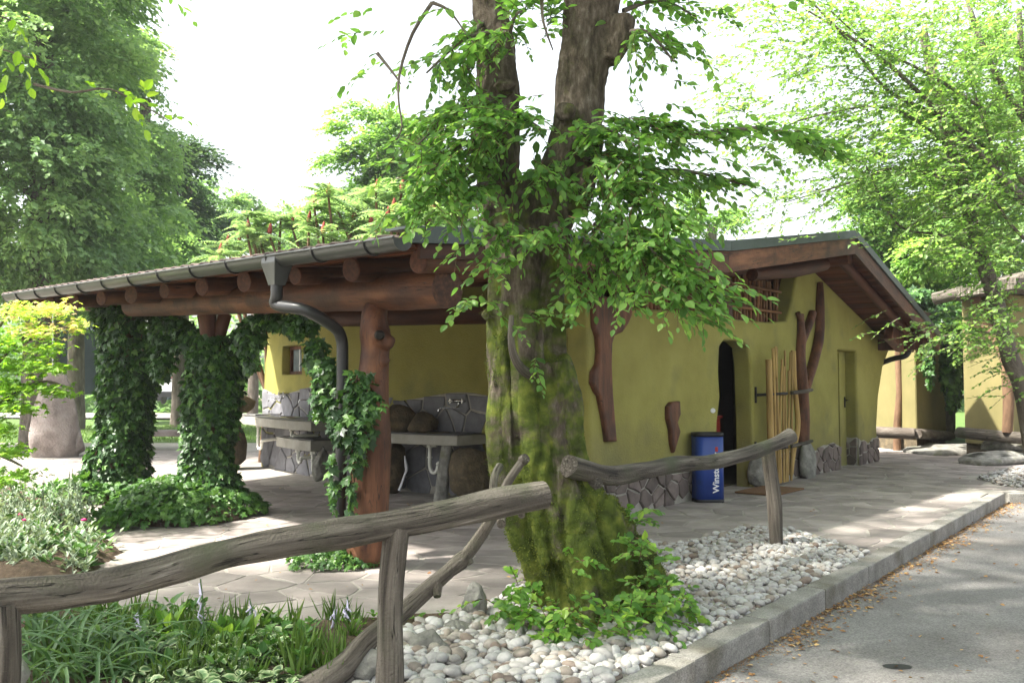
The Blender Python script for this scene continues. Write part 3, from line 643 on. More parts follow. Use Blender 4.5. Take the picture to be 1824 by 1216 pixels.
# ================================================================== BUILDING
B = empty('wash_house', tuple(WP), 'ochre wash house with open log canopy on the left, gable wall and low tiled roof', 'building')
E0 = np.array([-.80, 6.45, 2.58]); E1 = np.array([-6.75, 12.05, 2.74]); R0 = np.array([5.41, 14.2, 3.90]); R1 = R0 + Vv*11.2 + (0, 0, .05)
F0 = np.array([8.68, 18.3, 2.50]); F1 = F0 + Vv*11.2
M0 = E0 + (R0-E0)*.537; M0[2] = 3.15; M1 = E1 + (R1-E1)*.537; M1[2] = 3.25
RK = [E0, M0, R0, F0]; LK = [E1, M1, R1, F1]
def roofpt(a, b, dz=0.0):
    i = min(2, max(0, int(math.floor(a)))); t = a - i
    r = RK[i] + (RK[i+1]-RK[i])*t; l = LK[i] + (LK[i+1]-LK[i])*t; p = r + (l-r)*b; return p + np.array([0, 0, dz])
def roof_z(P):                                          # roof height over a point (solved on the ruled sheets)
    best = None
    for i in range(3):
        for a in np.linspace(i, i+1, 25):
            r, l = roofpt(min(a, i+.9999), 0), roofpt(min(a, i+.9999), 1); d = (l-r)[:2]; t = np.dot(P[:2]-r[:2], d)/d.dot(d); q = r+(l-r)*t; e = np.linalg.norm(q[:2]-P[:2])
            if best is None or e < best[0]: best = (e, q[2])
    return best[1]
# boards under the roof
for i, n in ((0, 36), (1, 31), (2, 35)):
    for k in range(n):
        a, b = i + (k+.04)/n, i + (k+.96)/n
        if b >= i+1: b = i+.999
        z0, z1 = -.075 - (k % 2)*.006, -.052
        V = [roofpt(a, .0, z0), roofpt(b, .0, z0), roofpt(b, 1, z0), roofpt(a, 1, z0), roofpt(a, .0, z1), roofpt(b, .0, z1), roofpt(b, 1, z1), roofpt(a, 1, z1)]
        L = np.linalg.norm(V[3]-V[0]); r_ = random.random()*9
        g = [(r_, 0, 0), (r_+.15, 0, 0), (r_+.15, 0, L), (r_, 0, L)]*2
        MB().add(V, [(0,3,2,1),(4,5,6,7),(0,1,5,4),(1,2,6,5),(2,3,7,6),(3,0,4,7)], g).build('ceiling_board', M['board'], B)
# corrugated roof covering
def corr(a0_, a1_, nw, amp, name, mat, z0=.0, per=6, nl=2):
    nb = nw*per; V = []; Fc = []
    for j in range(nl+1):
        a = a0_ + (a1_-a0_)*j/nl
        for s in (0, 1):
            for k in range(nb+1):
                b = k/nb; V.append(roofpt(min(a, 2.999), b*1.0, z0 + amp*math.sin(k/per*2*math.pi) - s*.022))
    m = nb+1
    for j in range(nl):
        for k in range(nb):
            t = j*2*m; n_ = (j+1)*2*m
            Fc += [(t+k, t+k+1, n_+k+1, n_+k), (t+m+k, n_+m+k, n_+m+k+1, t+m+k+1)]
    for k in range(nb): Fc += [(k, m+k, m+k+1, k+1)]
    return MB().add(V, Fc).build(name, mat, B, smooth=True)
nw = 44
corr(.03, .9999, nw, .026, 'roof', M['tile'], -.012); corr(1.0, 1.999, nw, .026, 'roof', M['tile'], .0); corr(2.0, 2.999, nw, .026, 'roof', M['tile'], .0)
for k in range(nw):                                      # eave row: one tile per wave
    V = []; Fc = []; ns = 8
    for j, a in enumerate((-.028, .06)):
        for lay in (0, -.018):
            for q in range(ns+1):
                b = (k+.03+(q/ns)*.94)/nw; V.append(roofpt(0, b, 0) + (roofpt(.5, b, 0)-roofpt(0, b, 0))*2*a + np.array([0, 0, -.012 + lay + .030*math.sin(math.pi*q/ns) + .012*j + random.uniform(-.003, .003)]))
    m = ns+1
    for q in range(ns): Fc += [(q, q+1, 2*m+q+1, 2*m+q), (m+q, 3*m+q, 3*m+q+1, m+q+1), (q, m+q, m+q+1, q+1)]
    MB().add(V, Fc).build('roof_tile', M['tile'], B, smooth=True)
# metal flashing + barge board along the rake
def along(a_list, b, lo, hi, th, name, mat, out=.0):
    V = []; Fc = []
    for a in a_list:
        p = roofpt(a, b); n = NF if b == 0 else Vv; q = p + n*out
        for (w_, z_) in ((0, lo), (th, lo), (th, hi), (0, hi)): V.append(q + n*w_ + np.array([0, 0, z_]))
    for i in range(len(a_list)-1):
        for k in range(4): Fc.append((i*4+k, i*4+(k+1) % 4, i*4+4+(k+1) % 4, i*4+4+k))
    Fc += [(3, 2, 1, 0), tuple(len(V)-4+k for k in range(4))]
    L = 0; g = []
    for i, a in enumerate(a_list):
        if i: L += np.linalg.norm(roofpt(a, b)-roofpt(a_list[i-1], b))
        g += [(0, 0, L), (.05, 0, L), (.05, .2, L), (0, .2, L)]
    return MB().add(V, Fc, g).build(name, mat, B)
for seg in ((-0.0, .999), (1.0, 1.999), (2.0, 2.999)):
    al = [seg[0] + (seg[1]-seg[0])*k/6 for k in range(7)]
    if seg[0] > 0: along(al, 0, -.30, -.055, .045, 'barge_board', M['log'], .004)
    else: along([.62+.379*k/4 for k in range(5)], 0, -.30, -.055, .045, 'barge_board', M['log'], .004); along([.03+.588*k/4 for k in range(5)], 0, -.16, -.055, .03, 'barge_board', M['log_dark'], .004)
    along(al, 0, -.05, .075, .03, 'roof_flashing', M['flashing'], .052)
    along(al, 0, .055, .075, .22, 'roof_flashing', M['flashing'], -.17)
    along(al, 1, -.2, .03, .04, 'barge_board', M['log'], .004)
# rafters under the canopy and main slope
eL = np.linalg.norm(E1-E0)
for k, s in enumerate((.12, .95, 1.75, 2.6, 3.4, 4.2, 5.0, 5.8, 6.6, 7.4)):
    b = s/eL; pts = [roofpt(a, b, -.172) for a in (.055, .25, .5, .75, .98)]
    r_ = .092+.012*math.sin(k*2.3)
    mb = MB(); mb.tube(pts, [r_, r_*1.03, r_, r_*.98, r_], 14, wob=.03); ra = mb.build('rafter', M['log'], B, smooth=True); dr_ = norm(pts[0]-pts[1]); MB().tube([pts[0], pts[0]+dr_*.006, pts[0]+dr_*.012], [r_*1.01, r_*1.0, r_*.9], 14, wob=.03).build('end_grain', M['log_dark'], ra)
    pts = [roofpt(a, b, -.185) for a in (1.01, 1.5, 1.98)]
    mb = MB(); mb.tube(pts, r_, 10, wob=.03); mb.build('rafter', M['log_dark'], B, smooth=True)
for k in range(7):
    b = (.03+k*.15); pts = [roofpt(a, b, -.18) for a in (2.02, 2.5, 2.97)]
    MB().tube(pts, .085, 10, wob=.03).build('rafter', M['log_dark'], B, smooth=True)
# main log and second log
L0 = W(797, 514, 7.05); L1 = W(235, 546, 11.3)
MB().tube([L0 + (L1-L0)*t for t in np.linspace(0, 1, 14)], [.158, .16, .157, .152, .15, .148, .145, .142, .14, .138, .136, .134, .132, .13], 28, wob=.018).build('log_beam', M['log'], B, smooth=True)
pl0 = W(900, 556, 11.6); pl1 = W(560, 566, 14.5)
MB().tube([pl0+U*.6, pl0, pl1], .15, 16, wob=.03).build('wall_plate', M['log_dark'], B, smooth=True)
for t_, zz in ((-1.4, 2.86), (3.75, 3.58), (8.15, 2.34)):  # purlins reaching through the gable
    a = FW(t_, zz, .86); b = FW(t_, zz, -7.5)
    if t_ > 7: MB().box((a+b)/2, (.16, np.linalg.norm(a-b)/2, .11), [U, Vv, (0, 0, 1)]).build('purlin', M['log_dark'], B, bevel=.02)
    else: MB().tube([a, (a+b)/2, b], .12, 14, wob=.03).build('purlin', M['log_dark'], B, smooth=True)
# carved corbel under the far eave
plate('corbel', [(7.2, 2.42), (8.0, 2.2), (8.75, 2.2), (8.75, 2.36), (8.1, 2.62), (7.5, 2.82)], M['log'], B, lambda t, z, o: FW(t, z, o), .16, .03, .42)
# knotty trunk post
PB = G(655, 1004); pt = W(668, 548, PB[1]-.02)
mb = MB(); mb.tube(smooth_path([PB+(0,0,-.03), W(655, 960, 7.6), W(658, 880, 7.6), W(664, 790, 7.6), W(661, 715, 7.6), W(666, 660, 7.6), W(669, 610, 7.6), W(666, 575, 7.6), pt], 24),
    list(np.interp(np.linspace(0, 1, 25), [0, .12, .3, .5, .62, .72, .8, .88, 1], [.185, .175, .165, .15, .125, .12, .135, .112, .108])), 20)
mb.tube([W(668, 600, 7.55), W(700, 612, 7.5)], [.10, .055], 12); mb.tube([W(664, 648, 7.6), W(690, 640, 7.5)], [.09, .045], 12); mb.tube([W(672, 596, 7.5), W(676, 598, 7.42)], [.06, .05], 12)
mb.tube([W(660, 700, 7.5), W(676, 696, 7.45)], [.1, .07], 12)
post, _, _ = organic(mb, 'trunk_post', M['log'], B, .02, ((.006, 9, 3),), 5)
MB().tube([W(676, 597, 7.425), W(676.5, 598, 7.405)], [.045, .03], 14).build('knot', M['iron'], B, smooth=True)
# gutter
gd = (E1-E0)/eL; gn = np.cross(gd, (0, 0, 1.0)); gn /= np.linalg.norm(gn)
if gn[1] > 0: gn = -gn
gutter_mb = MB(); GR = .085; ns = 14
GS = E0 + gd*(-.12) + gn*.085 + (0, 0, -.035); GE = E1 - gd*.22 + gn*.085 + (0, 0, -.035)
for r_, fl in ((GR, 0), (GR-.006, 1)):
    V = []; g = []
    for e, L in ((GS, 0), (GE, 8)):
        for k in range(ns+1):
            a = math.pi*k/ns; V.append(e + gn*math.cos(a)*r_ + np.array([0, 0, -math.sin(a)*r_])); g.append((math.cos(a)*.1, math.sin(a)*.1, L))
    m = ns+1; gutter_mb.add(V, [((k, k+1, m+k+1, m+k) if not fl else (k, m+k, m+k+1, k+1)) for k in range(ns)], g)
for e in (GS, GE):
    ring = [e + gn*math.cos(math.pi*k/ns)*(GR+.003) + np.array([0, 0, -math.sin(math.pi*k/ns)*(GR+.003)]) for k in range(ns+1)]
    gutter_mb.add(ring + [p + gd*.01 for p in ring], [list(range(ns+1)), list(range(2*ns+1, ns, -1))] + [(k, k+ns+1, k+ns+2, k+1) for k in range(ns)])
gutter_mb.tube([GS+gn*GR, GE+gn*GR], .011, 8)
gutter = gutter_mb.build('gutter', M['zinc'], B, smooth=True)
for k in range(12):
    c = GS + (GE-GS)*((.35+k*.68)/8.35); mb = MB()
    mb.tube([c + gn*math.cos(a)*(GR+.006) + np.array([0, 0, -math.sin(a)*(GR+.006)]) for a in np.linspace(-.15, math.pi+.1, 14)], .009, 6)
    o = mb.build('bracket', M['pipe_dark'], B, smooth=True); o.parent = gutter; o.location = (0, 0, 0)
# funnel and bent downpipe
tf = 1.62; fc = GS + gd*tf
mb = MB(); V = []
for (hw, hd, z_) in ((.10, .085, .01), (.105, .09, -.06), (.06, .06, -.2), (.052, .052, -.24)):
    V += [fc + gd*sx*hw + gn*(sy*hd) + np.array([0, 0, z_]) for sx, sy in ((-1, -1), (1, -1), (1, 1), (-1, 1))]
Fc = [(i*4+k, i*4+(k+1) % 4, i*4+4+(k+1) % 4, i*4+4+k) for i in range(3) for k in range(4)]
mb.add(V, Fc); mb.build('gutter_funnel', M['zinc'], B, bevel=.008)
pb = G(603, 1003); pipe = smooth_path([fc+(0,0,-.2), fc+(0,0,-.33), fc+(.0,.02,-.40), W(545, 553, 7.28), W(592, 580, 7.5), W(607, 600, 7.58), W(610, 640, 7.6), W(608, 800, 7.6), pb+(0,0,-.02)], 40)
MB().tube(pipe, .05, 16).build('downpipe', M['pipe_dark'], B, smooth=True)
for y_ in (701, 955): 
    c = W(607 if y_ < 800 else 603.5, y_, 7.6); MB().tube([c, c+(0,0,.025)], .056, 16).build('pipe_collar', M['zinc'], B, smooth=True)
# ---------------- gable wall
def zf(px, py): return F(px, py)
tD0, tD1 = F(1278, 700)[0], F(1340, 700)[0]; tY0, tY1 = F(1494, 700)[0], F(1527, 700)[0]
out = [(F(1046, 900)[0], 0)]
out += [(F(1052, 800)[0], .5), (F(1050, 700)[0], 1.2), (F(1047, 600)[0], 1.95), (F(1045, 560)[0], 2.42)]
out += [(-1.6, 2.45), (0.2, 2.5), (1.5, 2.48), (2.5, 2.5), (3.25, 2.56), (3.42, 2.75), (3.6, 3.1), (3.75, 3.42)]
for t_ in (4.0, 5, 6, 7, 8.0): out.append((t_, roofpt(2 + (t_-3.65)/5.21, 0)[2] - .16))
out += [(8.62, 2.42), (F(1583, 620)[0], 2.22), (F(1573, 650)[0], 1.9), (F(1565, 700)[0], 1.3), (F(1562, 760)[0], .7), (F(1564, 816)[0], 0)]
door1 = [(tD0-.08, -.1), (tD0-.02, .5), (tD0, 1.0), (tD0+.1, 1.35), (tD0+.06, 1.7), (tD0+.10, 2.05), (tD0+.25, 2.15), (tD1-.35, 2.17), (tD1-.1, 2.08), (tD1-.02, 1.8), (tD1-.0, 1.2), (tD1+.02, .6), (tD1, -.1)]
out_b = [p if p[1] > 0 else (p[0], -.1) for p in out]
holes = []
# doorways open at the foot, so they are notches of the outline
foot = [(tY1, -.1), (tY1, 2.14), (tY1-.03, 2.17), (tY0+.03, 2.17), (tY0, 2.14), (tY0, -.1)] + door1[::-1]
plate('gable_wall', out_b + foot, M['plaster'], B, FW, .27, .05, -.135)
# back walls as a curved sweep
wall_pts = [np.array([.60, 10.30, 0]), np.array([.46, 10.9, 0]), np.array([.15, 11.6, 0]), np.array([-.32, 12.2, 0]), np.array([-1.83, 13.2, 0]), np.array([-2.79, 14.3, 0]), np.array([-3.75, 15.7, 0]), np.array([-4.70, 17.0, 0])]
wp = smooth_path([p[:2] for p in wall_pts], 84); Sx = [0]
for i in range(1, len(wp)): Sx.append(Sx[-1] + np.linalg.norm(wp[i]-wp[i-1]))
def BW(s, z, off=0.0):                                   # point on the back wall: distance along, height, towards the canopy
    i = int(np.clip(np.searchsorted(Sx, s)-1, 0, len(wp)-2)); t = (s-Sx[i])/(Sx[i+1]-Sx[i]); p = wp[i]+(wp[i+1]-wp[i])*t; d = wp[i+1]-wp[i]; d = d/np.linalg.norm(d)
    n = np.array([-d[1], d[0]]); n = n if n @ np.array([-.6, -.8]) > 0 else -n
    q = p + n*off; return np.array([q[0], q[1], z])
def s_at(px):                                            # distance along the back wall seen at image column px
    x = [project(np.array([[p[0], p[1], 1.5]]))[0][0] for p in wp]; return float(np.interp(-px, [-v for v in x], Sx))
sA, sB = s_at(536), s_at(504); zA, zB = 1.5+.21, 1.5+.72
ss = sorted(set(list(np.linspace(0, Sx[-1], 60)) + [sA, sB])); zs = sorted(set(list(np.linspace(-.05, 2.95, 22)) + [zA, zB]))
V = []; Fc = []; ns_ = len(ss); nz = len(zs)
for off in (0.0, -.3):
    for s in ss:
        for z in zs: V.append(BW(s, z, off + (.02*math.sin(s*3+z*2) if off == 0 else 0)))
ix = lambda l, i, j: l*ns_*nz + i*nz + j
for i in range(ns_-1):
    for j in range(nz-1):
        if sA-1e-6 <= ss[i] < sB-1e-6 and zA-1e-6 <= zs[j] < zB-1e-6:
            continue
        Fc += [(ix(0,i,j), ix(0,i,j+1), ix(0,i+1,j+1), ix(0,i+1,j)), (ix(1,i,j), ix(1,i+1,j), ix(1,i+1,j+1), ix(1,i,j+1))]
for j in range(nz-1): 
    for i in (0, ns_-1): Fc.append((ix(0,i,j), ix(1,i,j), ix(1,i,j+1), ix(0,i,j+1)))
iA, iB, jA, jB = ss.index(sA), ss.index(sB), zs.index(zA), zs.index(zB)
for i in range(iA, iB):
    for j in (jA, jB): Fc.append((ix(0,i,j), ix(1,i,j), ix(1,i+1,j), ix(0,i+1,j)))
for j in range(jA, jB):
    for i in (iA, iB): Fc.append((ix(0,i,j), ix(1,i,j), ix(1,i,j+1), ix(0,i,j+1)))
MB().add(V, Fc).build('canopy_wall', M['plaster'], B, smooth=True)
# window in the back wall
wc = BW((sA+sB)/2, (zA+zB)/2, -.16); wd = (BW(sB, 1, 0)-BW(sA, 1, 0)); ww = np.linalg.norm(wd); wd /= ww; wn = np.cross(wd, (0, 0, 1)); 
if wn[1] > 0: wn = -wn
win = MB(); hw, hh = ww/2, (zB-zA)/2
for sx in (-1, 1): win.box(wc + wd*sx*(hw-.03), (.03, .04, hh), [wd, wn, (0, 0, 1)])
for sz in (-1, 1): win.box(wc + np.array([0, 0, sz*(hh-.03)]), (hw-.062, .04, .03), [wd, wn, (0, 0, 1)])
wo = win.build('window', M['log'], B, bevel=.005)
p_ = MB().box(wc - wn*.01, (hw-.06, .004, hh-.06), [wd, wn, (0, 0, 1)]).build('pane', M['glass'], B); p_.parent = wo; p_.location = (0, 0, 0)
p_ = MB().box(wc - wn*.012 + wd*.05, (.012, .016, hh-.06), [wd, wn, (0, 0, 1)]).build('glazing_bar', M['white'], B); p_.parent = wo; p_.location = (0, 0, 0)
p_ = MB().box(wc - wn*.06 - wd*.02, (.10, .006, hh-.08), [wd, wn, (0, 0, 1)]).build('curtain', M['cloth'], B); p_.parent = wo; p_.location = (0, 0, 0)
# remaining outer walls (behind), interior partitions so the doorway reads as a dark room
def wall_seg(a, b, z1, name='rear_wall', mat=None, th=.13, z0=-.05):
    a = np.array(a, float); b = np.array(b, float); d = (b-a)/np.linalg.norm(b-a); n = np.cross(d, (0, 0, 1)); c = (a+b)/2; c = np.array([c[0], c[1], (z0+z1)/2])
    return MB().box(c, (np.linalg.norm(b-a)/2, th, (z1-z0)/2), [d, n, (0, 0, 1)]).build(name, mat or M['plaster'], B)
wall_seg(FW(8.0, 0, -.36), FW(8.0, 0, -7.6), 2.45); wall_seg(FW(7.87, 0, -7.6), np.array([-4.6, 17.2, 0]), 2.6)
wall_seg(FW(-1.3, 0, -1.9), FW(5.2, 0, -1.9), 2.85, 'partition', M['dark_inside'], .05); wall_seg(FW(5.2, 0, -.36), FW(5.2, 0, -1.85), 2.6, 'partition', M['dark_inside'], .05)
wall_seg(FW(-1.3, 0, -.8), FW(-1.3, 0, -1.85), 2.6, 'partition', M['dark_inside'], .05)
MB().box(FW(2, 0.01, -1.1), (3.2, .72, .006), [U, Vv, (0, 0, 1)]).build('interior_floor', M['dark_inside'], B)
# yellow door
dm = MB().box(FW((tY0+tY1)/2, 1.08, -.24), ((tY1-tY0)/2, .025, 1.09), [U, NF, (0, 0, 1)]); door = dm.build('door', M['plaster'], B, bevel=.006)
hd = MB(); hc = FW(*F(1505, 716, -.2), -.2); hd.box(hc, (.02, .008, .10), [U, NF, (0, 0, 1)]); hd.tube([hc+(0,0,.04), hc+NF*.06+(0,0,.04), hc+NF*.065-U*.10+(0,0,.035)], .010, 8)
o = hd.build('handle', M['iron'], B); o.parent = door; o.location = (0, 0, 0)
fr = MB(); fr.box(FW(tY0+.02, 1.08, -.2), (.02, .03, 1.09), [U, NF, (0, 0, 1)]); fr.box(FW(tY0+.62, 1.08, -.205), (.012, .012, 1.05), [U, NF, (0, 0, 1)]); o = fr.build('door_frame', M['plaster'], B, bevel=.004)
# ---------------- plinth stones
def plinth(frame, s0, s1, ztop, s, mat, seed, th=.035, gap=.02, sxx=1.0, mort=True, name='plinth_stone', skip=None):
    rs = random.Random(seed); zt = max(ztop(x) for x in np.linspace(s0, s1, 12))
    if mort:
        n = 24; xs = np.linspace(s0, s1, n); V = []
        for x in xs: 
            zz = ztop(x); V += [frame(x, -.02, th*.35), frame(x, zz, th*.35), frame(x, zz+.01, -.02)]
        MB().add(V, [(i*3, i*3+3, i*3+4, i*3+1) for i in range(n-1)] + [(i*3+1, i*3+4, i*3+5, i*3+2) for i in range(n-1)] + [(0, 1, 2), ((n-1)*3, (n-1)*3+2, (n-1)*3+1)]).build('plinth_mortar', M['plinth_mortar'], B)
    for c, p in crazy(s0, s1, 0, zt+.2, s, gap, seed, sx=sxx):
        q = clip(p, (0, 1), ztop(c[0]) - .012); q = clip(q, (0, -1), -.0) if len(q) > 2 else q
        q = clip(q, (-1, 0), -s0-.004) if len(q) > 2 else q; q = clip(q, (1, 0), s1-.004) if len(q) > 2 else q
        if len(q) < 3: continue
        area = abs(sum(q[i][0]*q[(i+1) % len(q)][1]-q[(i+1) % len(q)][0]*q[i][1] for i in range(len(q))))/2
        if area < .004 or (skip and skip(c)): continue
        V, Fc = slab(q, frame, th + rs.uniform(-.008, .010), .010, rs, .001)
        MB().add(V, [f[::-1] for f in Fc]).build(name, mat, B)
wav = lambda base, a, f_: (lambda x: base + a*math.sin(x*f_) + a*.5*math.sin(x*f_*2.7+1))
plinth(FW, F(1052, 900)[0], tD0-.08, wav(.42, .03, 3), .24, M['plinth'], 11, sxx=.85)
plinth(FW, tD1+.02, tY0-.01, wav(.45, .04, 4), .24, M['plinth'], 12, sxx=.9)
plinth(FW, tY1+.01, F(1563, 816)[0]+.02, wav(.46, .05, 5), .24, M['plinth'], 13, sxx=.9)
plinth(lambda x, z, o: FW(tY1, z, -x) - U*o, .02, .24, wav(.5, .03, 9), .17, M['plinth'], 14, th=.03)
plinth(BW, s_at(876), s_at(682), lambda x: 1.36 + .05*math.sin(x*3), .36, M['splash'], 21, gap=.026)
plinth(BW, s_at(682)+.02, Sx[-1], lambda x: 1.42 + .06*math.sin(x*2.2), .40, M['splash'], 22, gap=.026)
# ---------------- timber trims and stick screens on the gable
def trim(px, name='driftwood_trim', mat='log', th=.065, off=.033, lab=None):
    o = plate(name, [F(*p) for p in px], M[mat], B, FW, th, .03, off)
    if lab: o['label'] = lab
    return o
trim([(1050,528),(1051,560),(1052,582),(1058,600),(1060,625),(1058,648),(1050,662),(1049,682),(1055,697),(1061,705),(1068,740),(1075,786),(1092,786),(1090,760),(1088,735),(1085,700),(1083,650),(1084,612),(1088,598),(1102,592),(1112,578),(1119,562),(1124,530)], lab='long dark driftwood board with bulging top')
trim([(1184,724),(1190,716),(1205,714),(1206,738),(1201,752),(1206,768),(1202,782),(1195,806),(1191,790),(1189,765),(1184,745)], lab='short reddish pointed driftwood board')
mb = MB()
def FP(px, py, off=.05): return FW(*F(px, py, off), off)
mb.tube(smooth_path([FP(1431, 790), FP(1431, 740), FP(1429, 690), FP(1425, 640), FP(1427, 600), FP(1426, 558)], 20), list(np.interp(np.linspace(0, 1, 21), [0, .5, .8, .9, 1], [.11, .105, .085, .07, .065])), 12, flat=.8)
mb.tube(smooth_path([FP(1432, 700), FP(1441, 670), FP(1452, 630), FP(1459, 590), FP(1460, 550), FP(1461, 502)], 20), list(np.interp(np.linspace(0, 1, 21), [0, .5, .8, 1], [.085, .105, .09, .05])), 12, flat=.8)
mb.tube([FP(1428, 612), FP(1438, 585), FP(1448, 556)], [.07, .075, .065], 10)
mb.tube([FP(1428, 575), FP(1421, 556)], [.05, .05], 8)
o, _, _ = organic(mb, 'forked_branch_trim', M['log'], B, .018, ((.008, 8, 3),), 5)
for (x0, x1, ya, yb) in ((1163, 1286, 488, 545), (1316, 1403, 478, 552)):
    n = int((x1-x0)/5.6)
    for k in range(n):
        x = x0 + (x1-x0)*(k+random.uniform(.3, .7))/n; a = FW(F(x, yb)[0], 2.46, -.16); b = FW(F(x+random.uniform(-3, 4), ya)[0], 3.2+random.uniform(-.05, .1), -.16)
        m_ = (a+b)/2 + U*random.uniform(-.02, .02); MB().tube([a, m_, b], [random.uniform(.02, .032)]*3, 7, wob=.05).build('stick', M['stick_dark'], B, smooth=True)
    for zz in (2.68, 3.02):
        MB().tube([FW(F(x0, 520)[0], zz, -.12), FW(F(x1, 520)[0], zz+.02, -.12)], .022, 8, wob=.08).build('binding_rod', M['stick_dark'], B, smooth=True)
MB().box(FW(F(1302, 510)[0], 2.86, -.1), (.16, .05, .42), [U, NF, (0, 0, 1)]).build('jamb_board', M['log'], B, bevel=.012)
MB().box(FW(F(1288, 510)[0], 2.86, -.14), (.07, .07, .42), [U, NF, (0, 0, 1)]).build('jamb_board', M['log_dark'], B, bevel=.012)
for (ta, tb, r_, o_) in ((-2.6, 3.5, .12, -.1), ):
    MB().tube([FW(t_, roofpt(1.0+(t_+.97)/4.62*.99 if t_ > -.97 else 1.0+(t_+.97)/5.37, 0)[2]-.30, o_) for t_ in np.linspace(ta, tb, 8)], r_, 14, wob=.04).build('wall_head_beam', M['log_dark'], B, smooth=True)
# log prop from the purlin to the gable, as in the photo under the ridge
MB().tube([FW(.9, 3.05, .45), FW(2.4, 3.25, .45), FW(3.7, 3.5, .45)], [.09, .11, .12], 12, wob=.05).build('brace_log', M['log_dark'], B, smooth=True)
MB().tube([FW(*F(1270, 731, .01), .01), FW(*F(1270, 731, .03), .03)], .035, 10).build('wall_hook', M['white'], B)
# right-hand eave: short gutter end and swan neck
g0 = F0 + NF*.1 + U*.07 + (0, 0, -.06)
MB().tube([g0, g0 + Vv*8], .07, 12).build('far_gutter', M['pipe_dark'], B, smooth=True)
MB().tube(smooth_path([W(1619, 606, 18.2), W(1620, 622, 18.2), W(1612, 634, 18.2), W(1590, 639, 18.4), W(1566, 648, 18.7)], 20), .055, 10).build('swan_neck_pipe', M['pipe_dark'], B, smooth=True)
# ================================================================== SINKS AND STONES UNDER THE CANOPY
def counter(name, label, s0, s1, zt, th, depth, bulge, group=None):
    t = empty(name, tuple(BW((s0+s1)/2, 0, depth/2)), label, 'sink', group)
    n = 22; V = []; Fc = []
    for z in (zt-th, zt):
        for i in range(n+1):
            s = s0+(s1-s0)*i/n; V.append(BW(s, z, .03)); V.append(BW(s, z, depth*(1+bulge*math.sin(math.pi*(i/n)*1.0+.4))))
    m = 2*(n+1)
    for i in range(n): a = i*2; Fc += [(a, a+1, a+3, a+2), (m+a, m+a+2, m+a+3, m+a+1), (a+1, m+a+1, m+a+3, a+3), (a, a+2, m+a+2, m+a)]
    Fc += [(0, m, m+1, 1), (2*n, 2*n+1, m+2*n+1, m+2*n)]
    MB().add(V, Fc).build('worktop', M['counter'], t, bevel=.012)
    V = []; Fc = []
    for z in (zt+.002, zt+.014):
        for i in range(n+1):
            s = s0+.05+(s1-s0-.1)*i/n; V.append(BW(s, z, .05)); V.append(BW(s, z, depth*(1+bulge*math.sin(math.pi*(i/n)+.4))-.06))
    for i in range(n): a = i*2; Fc += [(m+a, m+a+2, m+a+3, m+a+1), (a+1, m+a+1, m+a+3, a+3)]
    MB().add(V, Fc).build('slate_top', M['counter_top'], t)
    return t
def basin(t, s, zt, off=.33, r=.2, d=None):
    c = BW(s, zt+.02, off); mb = MB(); a = BW(s+.1, 0, off)-BW(s-.1, 0, off); a /= np.linalg.norm(a); n = np.cross(a, (0, 0, 1)); ring = 20; V = []; Fc = []
    for (k, z) in ((1.08, -.004), (1.0, .004), (.93, 0), (.85, -.10), (.3, -.13)):
        for q in range(ring):
            th = 6.2832*q/ring; V.append(c + a*math.cos(th)*r*1.35*k + n*math.sin(th)*r*.85*k + np.array([0, 0, z]))
    for i in range(4):
        for q in range(ring): Fc.append((i*ring+q, i*ring+(q+1) % ring, (i+1)*ring+(q+1) % ring, (i+1)*ring+q))
    Fc.append(tuple(range(4*ring, 5*ring))); mb.add(V, Fc).build('basin', M['steel'], t, smooth=True)
def trap(t, s, z1, off=.38, h=.36, swing=.14, name='waste_pipe'):
    p = BW(s, z1, off); a = BW(s-.1, 0, off)-BW(s+.1, 0, off); a /= np.linalg.norm(a)
    path = smooth_path([p, p-(0, 0, h*.5), p-(0, 0, h*.85), p-(0, 0, h*1.05)+a*.03, p-(0, 0, h*1.1)+a*swing*.5, p-(0, 0, h*1.02)+a*swing*.85, p-(0, 0, h*.8)+a*swing, p-(0, 0, h*.72)+a*swing*1.2, BW(s-.25, z1-h*.65, .02)], 36)
    mb = MB(); mb.tube(path, .026, 12); mb.tube([p+(0, 0, .0), p-(0, 0, .06)], .045, 12); mb.tube([p-(0, 0, h*.5), p-(0, 0, h*.56)], .034, 12); mb.tube([p+a*.02-(0,0,.03), p+a*.11-(0,0,.03)], .022, 8)
    mb.build(name, M['white_pipe'], t, smooth=True)
def tap(t, s, z):
    a = BW(s-.1, 0, .1)-BW(s+.1, 0, .1); a /= np.linalg.norm(a); n = BW(s, 0, .2)-BW(s, 0, .1); n /= np.linalg.norm(n); c = BW(s, z, .07); mb = MB()
    mb.tube([c-a*.10, c+a*.10], .022, 10); 
    for sg in (-1, 1):
        mb.tube([c+a*sg*.09-n*.07, c+a*sg*.09+n*.04], .018, 8); h = c+a*sg*.10+n*.06; mb.tube([h-(0,0,.035), h+(0,0,.035)], .009, 6); mb.tube([h-a*.035, h+a*.035], .009, 6)
    mb.tube(smooth_path([c, c-(0,0,.05), c-(0,0,.085)+n*.03, c-(0,0,.09)+n*.16-a*.12, c-(0,0,.10)+n*.21-a*.17, c-(0,0,.14)+n*.22-a*.18], 20), .011, 8)
    mb.build('tap', M['steel'], t, smooth=True)
sR0, sR1 = s_at(874), s_at(684)
ct = counter('sink_counter', 'grey concrete wash counter with one steel basin between carved post and mossy tree', sR0, sR1, .86, .13, .62, .16)
basin(ct, s_at(800), .86); trap(ct, s_at(795), .73); tap(ct, s_at(822), 1.30)
